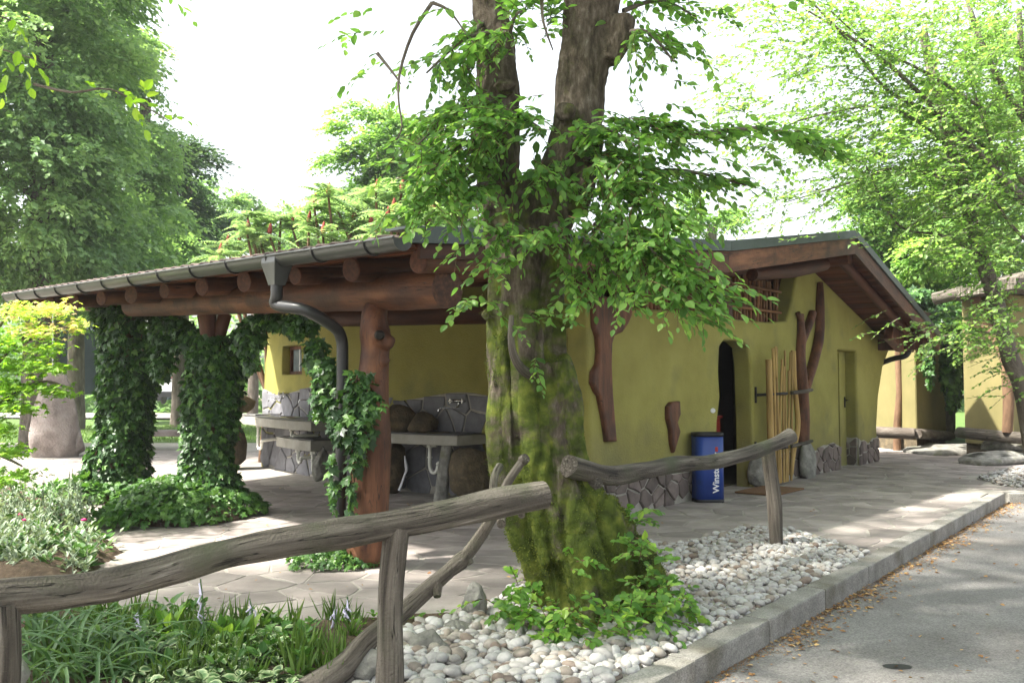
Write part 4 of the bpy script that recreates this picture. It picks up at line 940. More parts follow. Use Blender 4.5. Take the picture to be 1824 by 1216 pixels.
MB().tube([BW(s_at(835), -.02, .62), BW(s_at(838), .35, .6), BW(s_at(846), .74, .6)], [.10, .085, .07], 9, wob=.12).build('support_stone', M['rock'], ct, smooth=True)
sL0, sL1 = s_at(628), s_at(447)
cl = counter('sink_counter', 'long pale concrete wash counter below the small window, far end of the canopy', sL0, sL1, .97, .14, .66, .10)
basin(cl, s_at(553), .97); basin(cl, s_at(502), .97, r=.22); trap(cl, s_at(497), .83, h=.4, swing=.2); trap(cl, s_at(560), .83, h=.2, swing=.1); tap(cl, s_at(513), 1.37); tap(cl, s_at(570), 1.37)
MB().box(BW(s_at(500), 1.0, .36), (.26, .2, .012), [U, Vv, (0, 0, 1)]).build('draining_tray', M['steel'], cl, bevel=.004)
lowc = counter('low_wash_trough', 'low stone wash trough under the long counter, at child height', s_at(608), s_at(543), .66, .16, .5, .05); lowc['category'] = 'wash trough'; trap(lowc, s_at(572), .5, h=.2); trap(lowc, s_at(598), .5, h=.3)
def stone(name, label, cat, c, r, mat='rock', seed=1, rotz=0, tilt=0, rough=.06, cuts=9, sub=4, group=None, cutd=(.62, .9), taper=0, boxy=1.0):
    o = rock(name, c, r, M[mat], seed, rotz, cuts, rough, sub, tilt=tilt, cutd=cutd, taper=taper, boxy=boxy); tag(o, label, cat, group); return o
def at_ground(px, py, dz=0): p = G(px, py); return (p[0], p[1], dz)
stone('boulder', 'brown lichen-stained boulder holding up the right counter beside the trunk post', 'boulder', tuple(BW(s_at(717), .36, .42)), (.40, .30, .46), 'rock_dark', 3, .4)
stone('boulder', 'dark boulder under the right end of the wash counter by the mossy tree', 'boulder', tuple(BW(s_at(872), .33, .40)), (.30, .28, .44), 'rock_dark', 4, .2)
stone('boulder', 'black rounded rock lying on the right wash counter against the splash stones', 'rock', tuple(BW(s_at(732), 1.0, .28)), (.28, .2, .24), 'rock_dark', 5, .4)
stone('boulder', 'second dark rock on the right counter, nearer the tap', 'rock', tuple(BW(s_at(772), .98, .22)), (.26, .16, .18), 'rock_dark', 15, .1)
stone('boulder', 'large rough brown boulder carrying the left end of the long counter', 'boulder', tuple(BW(s_at(462), .42, .5)+(-.25, -.3, 0)), (.52, .42, .62), 'rock_dark', 6, .6, rough=.09)
stone('boulder', 'dark craggy rock on top of the far left counter end', 'rock', tuple(BW(s_at(452), 1.16, .35)+(-.25, -.1, 0)), (.50, .26, .24), 'rock_dark', 7, .9, rough=.09)
stone('stone_slab', 'small grey slab leaning under the low trough', 'stone', tuple(W(573, 824, 14.0)), (.13, .16, .30), 'rock', 8, .3, tilt=.25)
rag = MB(); P_ = BW(s_at(757), 0, .45)
rag.tube(smooth_path([P_+(0,0,.55), P_+(.015,0,.46), P_+(.03,0,.36), P_+(.0,0,.28), P_+(-.04,0,.16), P_+(-.07,0,.08)], 24), list(np.interp(np.linspace(0, 1, 25), [0, .25, .5, .8, 1], [.012, .05, .03, .05, .08])), 12, wob=.25, flat=.4)
tag(rag.build('cleaning_cloth', M['cloth'], smooth=True), 'white cloth hanging below the right wash counter', 'cloth')
# ================================================================== YARD OBJECTS
# rectangular bin
BC = G(1261, 893); BC = BC + Vv*.0; bt = empty('litter_bin', tuple(BC), 'tall blue litter bin with black rim and white lettering beside the open doorway', 'bin')
ba = np.array([math.cos(.10), math.sin(.10), 0]); bb = np.array([-ba[1], ba[0], 0])
def rrect(hx, hy, r, n=7):
    o = []
    for cx_, cy_, a0_ in ((hx-r, hy-r, 0), (-hx+r, hy-r, 90), (-hx+r, -hy+r, 180), (hx-r, -hy+r, 270)):
        for k in range(n+1): a = math.radians(a0_+90*k/n); o.append((cx_+r*math.cos(a), cy_+r*math.sin(a)))
    return o
def rprism(name, mat, hx, hy, r, z0, z1, parent, hollow=0):
    o = rrect(hx, hy, r); n = len(o); V = [BC+ba*x+bb*y+np.array([0, 0, z]) for z in (z0, z1) for x, y in o]; Fc = [(k, (k+1) % n, n+(k+1) % n, n+k) for k in range(n)] + [tuple(range(n))[::-1]]
    if hollow:
        V += [BC+ba*x*.93+bb*y*.92+np.array([0, 0, z]) for z in (z1, z1-hollow) for x, y in o]
        Fc += [(n+k, n+(k+1) % n, 2*n+(k+1) % n, 2*n+k) for k in range(n)] + [(2*n+k, 2*n+(k+1) % n, 3*n+(k+1) % n, 3*n+k) for k in range(n)] + [tuple(range(3*n, 4*n))]
    else: Fc.append(tuple(range(n, 2*n)))
    return MB().add(V, Fc).build(name, mat, parent, smooth=True)
rprism('body', M['blue'], .19, .16, .10, .03, .86, bt); rprism('rim', M['black'], .194, .164, .102, .85, .90, bt, hollow=.03); rprism('base', M['black'], .193, .163, .102, 0, .045, bt)
def text_obj(s, size, mat, origin, ex, ey, parent, name='lettering', bold=.0):
    cu = bpy.data.curves.new(name, 'FONT'); cu.body = s; cu.size = size; cu.extrude = .0015; cu.offset = bold
    o = bpy.data.objects.new(name, cu); COL.objects.link(o); me = evaluated(o); bpy.data.objects.remove(o)
    n = len(me.vertices); V = np.empty(n*3); me.vertices.foreach_get('co', V); V = V.reshape(-1, 3); en = np.cross(ex, ey)
    Wd = np.array(origin) + V[:, :1]*np.array(ex) + V[:, 1:2]*np.array(ey) + V[:, 2:3]*en
    me.vertices.foreach_set('co', Wd.astype(np.float32).ravel()); me.materials.clear(); me.materials.append(mat); me.update(); return link(name, me, parent)
text_obj('Winston', .115, M['white'], BC + ba*.095 - bb*.1625 + np.array([0, 0, .13]), np.array([0, 0, 1.0]), -ba, bt, bold=.0025)
MB().box(BC+ba*.07-bb*.1615+np.array([0, 0, .69]), (.018, .0012, .03), [ba, bb, (0, 0, 1)]).build('print_mark', M['redprint'], bt); MB().box(BC+ba*.055-bb*.1615+np.array([0, 0, .60]), (.008, .0012, .05), [ba, bb, (0, 0, 1)]).build('print_mark', M['white'], bt)
# doormat, red cabinet
tag(MB().box(FW(F(1335, 860)[0]-.25, .022, .42), (.52, .30, .011), [U, NF, (0, 0, 1)]).build('doormat', M['mat'], bevel=.004), 'brown coir doormat in front of the dark doorway', 'doormat')
cab = MB(); cc = FW(tD0+.55, .52, -.75); cab.box(cc, (.5, .28, .50), [U, NF, (0, 0, 1)]); cab.box(cc+(0, 0, .52), (.53, .31, .018), [U, NF, (0, 0, 1)])
cb = empty('cabinet', tuple(FW(tD0+.55, 0, -.75)), 'dark red wooden cabinet standing inside the doorway', 'cabinet'); cab.build('carcase', M['redwood'], cb, bevel=.01)
MB().box(cc+NF*.29, (.46, .008, .44), [U, NF, (0, 0, 1)]).build('cabinet_door', M['redwood'], cb, bevel=.003)
# gate of peeled poles, folded back against the wall
gt = empty('stick_gate', tuple(FW(F(1390, 850)[0], 0, .2)), 'rustic gate of peeled yellow poles opened back against the gable wall', 'gate')
poles = [((1372, 850), (1369, 640), .05), ((1381, 848), (1377, 620), .022), ((1386, 846), (1383, 618), .02), ((1391, 846), (1381, 617), .018), ((1389, 845), (1393, 640), .018), ((1399, 845), (1398, 624), .017), ((1403, 843), (1405, 660), .018), ((1396, 843), (1396, 652), .017), ((1409, 835), (1411, 624), .021), ((1402, 842), (1408, 627), .016)]
for i, (a, b, r_) in enumerate(poles):
    p = FP(*a, .22); q = FP(*b, .22); q[2] = min(q[2], 2.3); p[2] = .04; m_ = (p+q)/2 + U*random.uniform(-.04, .04); m2 = p*.75+q*.25+U*random.uniform(-.03, .03)
    MB().tube(smooth_path([p, m2, m_, q], 12), r_, 9, wob=.06).build('pole', M['stick'], gt, smooth=True)
MB().tube(smooth_path([FP(1408, 845, .2), FP(1414, 800, .2), FP(1421, 760, .2), FP(1419, 720, .2), FP(1415, 680, .2), FP(1413, 625, .2)], 20), .042, 9, wob=.06).build('pole', M['stick'], gt, smooth=True)['label'] = 'crooked grey outer pole'
for (y_, za) in ((703, 1), (800, 0)):
    zz = F(1350, y_)[1]; tA = F(1345, y_)[0]; tB = F(1419, y_)[0]
    MB().box(FW(tA, zz, .01), (.02, .012, .12), [U, NF, (0, 0, 1)]).build('hinge_plate', M['iron'], gt); MB().tube([FW(tA, zz, .02), FW(tA+.12, zz+.01, .20), FW(F(1372, y_)[0], zz+.02, .27)], .022, 8).build('hinge_pin', M['iron'], gt, smooth=True)
    MB().box((FW(F(1366, y_)[0], zz+.02, .285)+FW(tB, zz+.06, .275))/2, (.36, .008, .028), [norm(FW(tB, zz+.06, .275)-FW(F(1366, y_)[0], zz+.02, .285)), NF, (0, 0, 1)]).build('strap', M['iron'], gt)
    MB().tube([FW(F(1378, y_)[0], zz+.03, .30), FW(F(1415, y_)[0], zz+.07, .29)], .028, 8, wob=.1).build('crossbar', M['weathered'], gt, smooth=True)
stone('stone_slab', 'upright grey slab at the gable foot under the forked branch', 'stone', tuple(FW(F(1426, 830)[0], .25, .12)), (.27, .11, .38), 'rock', 9, .9, cutd=(.7, .9))
stone('stone_slab', 'pale rounded stone at the foot of the doorway jamb', 'stone', tuple(FW(F(1347, 855)[0]-.05, .2, .05)), (.16, .14, .28), 'rock', 10, .3)
# ------------------------------------------------------------------ fences
f1 = empty('log_fence', tuple(G(700, 1250)), 'near log fence whose thick rail sweeps from the left corner to the mossy tree', 'fence')
rail = smooth_path([W(-230, 1085, 2.9), W(-40, 1066, 3.15), W(100, 1055, 3.35), W(200, 1040, 3.5), W(300, 1014, 3.66), W(400, 986, 3.8), W(500, 966, 3.95), W(600, 950, 4.1), W(700, 933, 4.22), W(800, 914, 4.35), W(900, 893, 4.48), W(969, 881, 4.6)], 60)
wts = np.linspace(0, 1, len(rail)); rr = np.interp(wts, [0, .2, .35, .5, .7, .9, .97, 1], [.058, .066, .060, .066, .070, .070, .074, .070])
MB().tube(rail, list(rr*(1+.05*np.sin(wts*23)+.03*np.sin(wts*51))), 24, wob=.03, ws=2).build('rail', M['weathered'], f1, smooth=True)
def post_(par, a, b, r0, r1, seed=0):
    p = [a + (b-a)*t + np.array([.008*math.sin(t*7+seed), 0, 0]) for t in np.linspace(0, 1, 14)]
    return MB().tube(p, list(np.linspace(r0, r1, 14)*(1+.04*np.sin(np.linspace(0, 9, 14)+seed))), 18, wob=.05).build('post', M['weathered'], par, smooth=True)
post_(f1, np.array([W(688, 1216, 4.22)[0], 4.22, -.1]), W(705, 938, 4.22), .066, .058)
post_(f1, np.array([W(-2, 1216, 3.2)[0], 3.2, -.1]), W(-2, 1075, 3.2), .070, .066, 2)
br = smooth_path([W(545, 1235, 4.35), W(612, 1188, 4.5), W(655, 1140, 4.6), W(715, 1090, 4.7), W(765, 1045, 4.8), W(800, 1015, 4.85), W(833, 985, 4.9), W(868, 935, 4.95), W(888, 895, 5.0), W(905, 858, 5.05), W(931, 820, 5.1)], 50)
bm_ = MB(); bm_.tube(br, list(np.interp(np.linspace(0, 1, len(br)), [0, .2, .5, .56, .6, .8, 1], [.070, .056, .038, .046, .034, .028, .024])), 12, wob=.07)
bm_.tube([W(777, 1042, 4.8), W(779, 1062, 4.76)], [.035, .02], 8); bm_.tube([W(828, 985, 4.9), W(838, 1004, 4.88)], [.03, .02], 8); bm_.tube([W(893, 885, 5.0), W(905, 905, 4.9)], [.025, .02], 8)
bm_.tube(smooth_path([W(890, 905, 5.1), W(879, 875, 5.15), W(881, 848, 5.2), W(890, 830, 5.3)], 10), .024, 8)
bm_.tube([W(931, 820, 5.1), W(937, 815, 5.08)], [.032, .028], 8)
bm_.build('brace_branch', M['weathered'], f1, smooth=True)
for (x, y, Y, r_) in ((893, 933, 4.72, .024), (929, 917, 4.75, .018)): MB().tube([W(x, y, Y), W(x, y, Y)+(0, .18, .02)], r_, 12).build('cross_peg', M['weathered'], f1, smooth=True)
f2 = empty('log_fence', tuple(G(1385, 975)), 'second slim log fence, single rail on one leaning post in the pebbles', 'fence')
r2 = smooth_path([W(1013, 829, 5.65), W(1045, 838, 5.8), W(1090, 846, 6.0), W(1150, 838, 6.3), W(1210, 826, 6.7), W(1270, 822, 7.1), W(1330, 808, 7.6), W(1375, 792, 8.0), W(1408, 776, 8.25)], 50)
MB().tube(r2, list(np.interp(np.linspace(0, 1, len(r2)), [0, .08, .3, .6, .9, 1], [.068, .070, .062, .058, .062, .068])), 18, wob=.09, ws=5).build('rail', M['weathered'], f2, smooth=True)
MB().tube([W(1036, 850, 5.9), W(1066, 862, 5.8)], .042, 12, wob=.05).build('cut_stub', M['weathered'], f2, smooth=True)
p2 = G(1386, 975); post_(f2, p2+(0, 0, -.05), W(1370, 805, p2[1]), .062, .066, 4)
# ------------------------------------------------------------------ rocks by the near fence, standing stone, slabs at right
stone('rock', 'upright grey pointed rock at the corner of the pebble bed', 'rock', tuple(G(846, 1105)+(0, 0, .07)), (.085, .07, .17), 'rock', 21, .2)
stone('rock', 'broad grey rock behind the near fence post', 'rock', tuple(G(762, 1158)+(0, 0, .02)), (.14, .10, .10), 'rock', 22, -.2)
stone('rock', 'mossy flat rock behind the broad grey one', 'rock', tuple(G(800, 1128)+(.03, 0, .02)), (.12, .08, .06), 'rock', 23, .4)
stone('rock', 'dark leaning rock at the foot of the near fence post', 'rock', tuple(W(655, 1185, 4.6)), (.12, .10, .13), 'rock', 24, 1.4)
stone('rock', 'low rock lying along the edge of the garden bed', 'rock', tuple(W(610, 1200, 4.75)), (.14, .09, .08), 'rock', 25, .3)
stone('rock', 'pale rock in the bottom left corner under the fence', 'rock', tuple(W(12, 1200, 3.6)), (.09, .08, .09), 'rock', 26, .3)
stone('standing_stone', 'tall pinkish standing stone on the sunny paving at the left', 'standing stone', tuple(W(97, 745, 19.2)), (.56, .40, 1.22), 'rock_pink', 34, .2, rough=.09, cutd=(.7, .98), taper=.8)
stone('boulder', 'low pinkish boulder against the foot of the standing stone', 'boulder', tuple(W(134, 790, 19.4)), (.24, .3, .36), 'rock_pink', 32, .8)
bn = empty('stone_bench', tuple(G(295, 800)), 'low stone bench beyond the ivy columns', 'bench')
MB().box(W(290, 771, 21.5), (1.1, .28, .07)).build('seat', M['rock_pink'], bn, bevel=.03)
for dx in (-.8, .8): MB().box(W(290, 788, 21.5)+(dx, 0, 0), (.12, .2, .16)).build('leg', M['rock_pink'], bn, bevel=.02)
for (x, y, Y, r_, lab, sd_) in ((1712, 802, 20.5, (1.35, .7, .14), 'long flat slab of grey rock beside the far paving', 41), (1775, 818, 17.6, (.75, .45, .17), 'second flat grey rock, right of the long slab', 42), (1812, 790, 18.2, (.62, .4, .16), 'upper grey rock stacked at the right edge', 43), (1643, 798, 21.5, (.5, .4, .13), 'small flat rock at the left end of the slabs', 44)):
    stone('rock_slab', lab, 'rock', tuple(W(x, y, Y)), r_, 'rock', sd_, .35, rough=.06, cutd=(.85, 1.15), cuts=16, boxy=.3)
# ------------------------------------------------------------------ annex buildings on the right
def bld(label, corners, z1, log=True, name='annex_building'):
    c = np.mean(corners, 0); t = empty(name, (c[0], c[1], 0), label, 'building'); n = len(corners); mb = MB(); V = [(p[0], p[1], z) for z in (.32, z1) for p in corners]
    mb.add(V, [(k, (k+1) % n, n+(k+1) % n, n+k) for k in range(n)] + [tuple(range(n, 2*n))]); mb.build('wall', M['plaster_far'], t, bevel=.09, bseg=3)
    mb = MB(); V = [(p[0]*.98+c[0]*.02, p[1]*.98+c[1]*.02, z) for z in (-.03, .34) for p in corners]; mb.add(V, [(k, (k+1) % n, n+(k+1) % n, n+k) for k in range(n)]); mb.build('foundation', M['rock_dark'], t)
    return t
def gd_(px, Y): q = W(px, 700, Y); return np.array([q[0], q[1]])
A1 = [gd_(1500, 23.5), gd_(1632, 20.6), gd_(1684, 23.0), gd_(1600, 29)]
an = bld('sunlit ochre annex seen past the right end of the wash house', A1, 3.1)
MB().tube([W(1555, 769, 20.6), W(1628, 772, 20.3)], .13, 14, wob=.04).build('base_log', M['bark'], an, smooth=True); MB().tube([W(1632, 772, 20.3), W(1690, 776, 22.8)], .12, 14, wob=.04).build('base_log', M['bark'], an, smooth=True)
pp = G(1598, 802); MB().tube([pp, pp*1.0+(.01, 0, .6), W(1602, 700, pp[1]), W(1599, 600, pp[1])], [.095, .08, .075, .075], 12, wob=.05).build('post', M['bark_brown'], an, smooth=True)
r0_ = [np.array([*gd_(1490, 23), 3.05]), np.array([*gd_(1650, 19.8), 3.0]), np.array([*gd_(1705, 22.8), 3.0]), np.array([*gd_(1600, 31), 3.1])]
MB().add([p for p in r0_]+[p+(0, 0, .16) for p in r0_], [(3,2,1,0),(4,5,6,7),(0,1,5,4),(1,2,6,5),(2,3,7,6),(3,0,4,7)]).build('roof', M['log_dark'], an)
A2 = [gd_(1716, 19.0), gd_(1802, 17.8), gd_(1990, 20), gd_(1900, 27)]
an2 = bld('second ochre annex at the right edge, dappled with leaf shade', A2, 3.35)
MB().tube([W(1708, 770, 18.7), W(1806, 779, 17.5), W(1900, 785, 18.4)], .12, 12, wob=.05).build('base_log', M['weathered'], an2, smooth=True)
MB().tube(smooth_path([W(1738, 530, 18.3), W(1752, 570, 18.2), W(1772, 605, 17.9), W(1790, 640, 17.7), W(1796, 700, 17.6), W(1794, 770, 17.6)], 20), .10, 12, wob=.08).build('driftwood_post', M['bark_brown'], an2, smooth=True)
MB().tube([W(1664, 532, 18.6), W(1750, 512, 17.9), W(1880, 482, 17.2)], .13, 12, wob=.05).build('eave_log', M['weathered'], an2, smooth=True)
r0_ = [np.array([*gd_(1690, 18.4), 3.3]), np.array([*gd_(1815, 16.9), 3.35]), np.array([*gd_(2050, 19.5), 3.4]), np.array([*gd_(1900, 29), 3.5])]
MB().add([p for p in r0_]+[p+(0, 0, .2) for p in r0_], [(3,2,1,0),(4,5,6,7),(0,1,5,4),(1,2,6,5),(2,3,7,6),(3,0,4,7)]).build('roof', M['weathered'], an2)
# ------------------------------------------------------------------ far vehicles and tent at left
van = empty('parked_van', tuple(W(318, 716, 46)*(1, 1, 0)), 'white van parked beyond the lawn, seen between the ivy columns', 'van')
vc = W(325, 680, 46); 
MB().box(vc+(0, 1.2, .05), (.95, 2.3, .78)).build('body', M['carwhite'], van, bevel=.12); MB().box(vc+(-.05, -1.12, .38), (.72, .02, .26)).build('rear_window', M['glass'], van)
MB().box(vc+(0, -1.15, -.62), (.9, .08, .14)).build('bumper', M['black'], van, bevel=.03)
for dx in (-.86, .86): MB().box(vc+(dx, -1.12, .0), (.06, .03, .20)).build('tail_lamp', M['tail'], van); MB().tube([vc+(dx-.02, -.3, -.80), vc+(dx+.06, -.3, -.80)], .33, 16).build('wheel', M['black'], van)
MB().box(vc+(0, -1.17, -.35), (.26, .01, .06)).build('number_plate', M['white'], van)
bk = empty('bicycle', tuple(W(297, 700, 44)), 'bicycle hung on a carrier by the white van', 'bicycle'); bc_ = W(297, 665, 44.2)
for k, dx in enumerate((0, 1.0)):
    c = bc_+(dx*.98, 0, 0); MB().tube([c+(.33*math.cos(a), .05*math.sin(a*1), .33*math.sin(a)) for a in np.linspace(0, 6.3, 26)], .022, 6).build('wheel', M['black'] if k else M['redwood'], bk, smooth=True)
fb = MB()
for a, b in (((0, 0, 0), (.38, 0, -.04)), ((.38, 0, -.04), (.26, 0, .45)), ((.26, 0, .45), (.8, 0, .5)), ((.38, 0, -.04), (.8, 0, .45)), ((.98, 0, 0), (.8, 0, .58)), ((0, 0, 0), (.28, 0, .35))): fb.tube([bc_+a, bc_+b], .02, 6)
fb.build('frame', M['tail'], bk, smooth=True); MB().box(bc_+(.25, 0, .5), (.12, .05, .025)).build('saddle', M['black'], bk, bevel=.01); MB().tube([bc_+(.74, 0, .62), bc_+(.9, 0, .62)], .018, 6).build('handlebar', M['black'], bk)
cv = empty('caravan', tuple(W(285, 716, 50)*(1, 1, 0)), 'grey awning tent low on the lawn left of the white van', 'tent')
MB().add([W(255, 712, 50), W(300, 712, 50), W(300, 690, 50), W(278, 668, 50), W(255, 676, 50)] + [W(255, 712, 50)+(0, 3, 0), W(300, 712, 50)+(0, 3, 0), W(300, 690, 50)+(0, 3, 0), W(278, 668, 50)+(0, 3, 0), W(255, 676, 50)+(0, 3, 0)], [(4,3,2,1,0), (5,6,7,8,9), (0,1,6,5), (1,2,7,6), (2,3,8,7), (3,4,9,8), (4,0,5,9)]).build('canvas', M['tarp'], cv)
MB().box(W(282, 698, 49.95), (.25, .02, .5)).build('door_flap', M['black'], cv)
cv.name = 'awning_tent'
tt = empty('dark_tent', tuple(W(140, 705, 33)*(1, 1, 0)), 'large dark blue tarpaulin shelter in the tree shade at far left', 'shelter')
ta = W(96, 704, 34); tb = W(176, 700, 36)
MB().add([ta, tb, W(176, 592, 36), W(136, 580, 35), W(96, 596, 34)] + [p+(0, 4, 0) for p in (ta, tb, W(176, 592, 36), W(136, 580, 35), W(96, 596, 34))], [(4,3,2,1,0), (5,6,7,8,9), (0,1,6,5), (1,2,7,6), (2,3,8,7), (3,4,9,8), (4,0,5,9)]).build('canvas', M['tarp'], tt)
MB().tube([ta, W(96, 590, 34)], .05, 8).build('pole', M['iron'], tt)
pl = MB(); pl.tube([G(94, 810), W(94, 555, G(94, 810)[1])], .016, 6); tag(pl.build('thin_pole', M['white'], smooth=True), 'thin white pole behind the standing stone', 'pole')
# oval tar spot on the road
z_ = -.116; tc = G(1598, 1187, -.12); tag(MB().add([(tc[0]+.085*math.cos(a), tc[1]+.05*math.sin(a), z_) for a in np.linspace(0, 6.1, 16)], [tuple(range(16))]).build('tar_spot', M['black']), kind='structure')
# ================================================================== THE MOSSY TREE
MT = empty('mossy_tree', tuple(G(1065, 1105)), 'old twin-stemmed tree with mossy flared base standing in the pebble bed', 'tree')
YT = 6.05
def tr(px, py, dy=0.0): return W(px, py, YT+dy)
k_ = YT/FPX
mb = MB()
main = [(1070, 1135, 80), (1062, 1080, 82), (1042, 1000, 73), (1003, 920, 78), (962, 850, 76), (948, 780, 67), (940, 700, 64), (933, 620, 64), (937, 540, 66), (945, 470, 66), (958, 410, 62)]
mb.tube(smooth_path([tr(x, y) for x, y, r in main], 40), list(np.interp(np.linspace(0, 1, 41), np.linspace(0, 1, len(main)), [r*k_ for *_, r in main])), 28, wob=.05)
rl = [(950, 440, 55), (985, 360, 52), (1010, 300, 50), (1025, 230, 47), (1032, 160, 45), (1042, 90, 46), (1050, 30, 52), (1062, -60, 56), (1070, -200, 46), (1090, -420, 36), (1120, -700, 24)]
mb.tube(smooth_path([tr(x, y, .02*i) for i, (x, y, r) in enumerate(rl)], 40), list(np.interp(np.linspace(0, 1, 41), np.linspace(0, 1, len(rl)), [r*k_ for *_, r in rl])), 24, wob=.05)
ll = [(925, 470, 46), (905, 400, 44), (888, 330, 42), (884, 260, 41), (888, 200, 40), (888, 140, 36), (885, 80, 33), (872, 20, 29), (850, -100, 26), (820, -300, 20), (780, -560, 13)]
mb.tube(smooth_path([tr(x, y, .03*i) for i, (x, y, r) in enumerate(ll)], 40), list(np.interp(np.linspace(0, 1, 41), np.linspace(0, 1, len(ll)), [r*k_ for *_, r in ll])), 22, wob=.06)
# flutes, burls and root flare
for pts in ([(985, 640, 30, -.18), (1000, 760, 32, -.16), (1008, 850, 42, -.16), (1040, 930, 48, -.2), (1072, 1000, 46, -.2), (1090, 1090, 48, -.15)],
            [(905, 600, 26, -.14), (905, 720, 28, -.16), (910, 830, 28, -.14), (938, 940, 28, -.1), (990, 1030, 28, -.12), (1015, 1110, 32, -.15)],
            [(1052, 890, 30, -.18), (1092, 945, 36, -.14), (1125, 1010, 36, -.05), (1155, 1090, 36, .0)],
            [(1040, 960, 40, -.25), (1055, 1040, 48, -.32), (1060, 1130, 52, -.35)],
            [(945, 560, 26, -.18), (948, 700, 28, -.19), (952, 820, 32, -.2), (975, 900, 32, -.2), (1000, 1000, 34, -.26)],
            [(1095, 1040, 32, -.3), (1145, 1095, 28, -.32), (1185, 1130, 16, -.3)],
            [(920, 430, 24, -.15), (950, 330, 24, -.1), (975, 380, 26, -.12)], [(1085, 110, 20, 0), (1100, 70, 24, 0), (1108, 30, 22, 0)], [(1060, 230, 16, -.1), (1048, 290, 24, -.05), (1020, 380, 26, -.08)]):
    mb.tube(smooth_path([tr(x, y, d) for x, y, r, d in pts], 20), list(np.interp(np.linspace(0, 1, len(smooth_path([tr(x, y, d) for x, y, r, d in pts], 20))), np.linspace(0, 1, len(pts)), [r*k_ for x, y, r, d in pts])), 14, wob=.08)
for (x, y, r, d) in ((1060, 905, 32, -.2), (1020, 925, 26, -.26), (930, 850, 20, -.22), (890, 330, 30, -.1), (1010, 200, 18, -.15), (875, 560, 20, -.12), (1000, 560, 22, -.1), (1090, 985, 22, -.3), (900, 155, 24, -.08)):
    p = tr(x, y, d); mb.tube([p-(0, 0, .05), p, p+(0, 0, .05)], [r*k_*.6, r*k_, r*k_*.6], 12)
# bare pale stem on the left of the base
mb.tube(smooth_path([tr(908, 830, -.05), tr(918, 900, -.05), tr(940, 960, -.08), tr(957, 1030, -.1), tr(968, 1090, -.1)], 16), [15*k_]*17, 12, wob=.06)
CREASE = [([(1085, 870), (1072, 940), (1095, 1010), (1108, 1110)], .05, .020), ([(1012, 870), (1000, 940), (1018, 1020), (1030, 1120)], .045, .022), ([(1140, 950), (1138, 1020), (1152, 1100)], .05, .018), ([(962, 690), (966, 780), (955, 860), (978, 940)], .035, .018), ([(905, 620), (915, 740), (925, 860)], .03, .016),
          ([(985, 540), (980, 650), (992, 740), (985, 800)], .03, .016), ([(925, 420), (920, 520), (930, 600)], .025, .016), ([(1010, 330), (990, 400), (970, 480)], .03, .018), ([(1050, 1000), (1062, 1060), (1060, 1120)], .04, .016), ([(975, 960), (985, 1040), (995, 1110)], .035, .016)]
def flute(V):
    cre = np.zeros(len(V)); fr = V[:, 1] < YT + .05
    for pts, dep, wid in CREASE:
        q = np.array(smooth_path([tr(x, y, -.25) for x, y in pts], 30)); dmin = np.full(len(V), 9.0)
        for a in q: dmin = np.minimum(dmin, np.hypot((V[:, 0]-a[0]), (V[:, 2]-a[2])*.7))
        cre -= .72*np.where(fr, dep*np.exp(-(dmin/wid)**2) - dep*.25*np.exp(-((dmin-wid*2.4)/wid)**2), 0)
    th = np.arctan2(V[:, 1]-YT, V[:, 0]-(W(950, 600, YT)[0]+np.clip(1.3-V[:, 2], 0, 2)*.22)); fade = np.clip((3.4-V[:, 2])/1.6, .25, 1)
    return cre + fade*(.030*np.cos(5*th+V[:, 2]*1.4) + .018*np.cos(9*th-V[:, 2]*2.2+1) + .010*np.cos(13*th+V[:, 2]*3))
trunk, TV, TN = organic(mb, 'trunk', M['mossbark'], MT, .0125, ((.018, 6, 4), (.012, 22, 3), (.006, 48, 2)), 3, flute)
# moss: short blades where the bark faces up or low down
n_ = 42000; cand = rng.integers(0, len(TV), n_*3); P = TV[cand]; N = TN[cand]
noi = snoise(P, 3.2, 3, 3)*.5; lim = np.interp(P[:, 2], [0, .6, 1.5, 2.4, 3.3], [.35, .45, .05, -.35, -.9]) + np.clip(N[:, 2], 0, 1)*.6
okm = (noi*1.2 + lim > .18) & (N[:, 1] < .35); P = P[okm][:n_]; N = N[okm][:n_]
foliage(MT, P + rng.normal(0, .006, P.shape), N + rng.normal(0, .6, P.shape) + (0, 0, .1), rng.normal(0, 1, P.shape), rng.uniform(.007, .018, len(P)), (T_KITE[0]*np.array([.8, 1, 1]), T_KITE[1]), M['moss'], rnd=np.clip(.45+.35*snoise(P, 5, 3, 2)+rng.normal(0, .15, len(P)), 0, 1), stuff='moss')
MB().tube(smooth_path([tr(945, 668, -.28), tr(928, 655, -.42), tr(915, 632, -.5), tr(910, 600, -.52), tr(911, 562, -.5)], 16), list(np.linspace(.034, .016, 17)), 10, wob=.08).build('stub_branch', M['weathered'], MT, smooth=True)
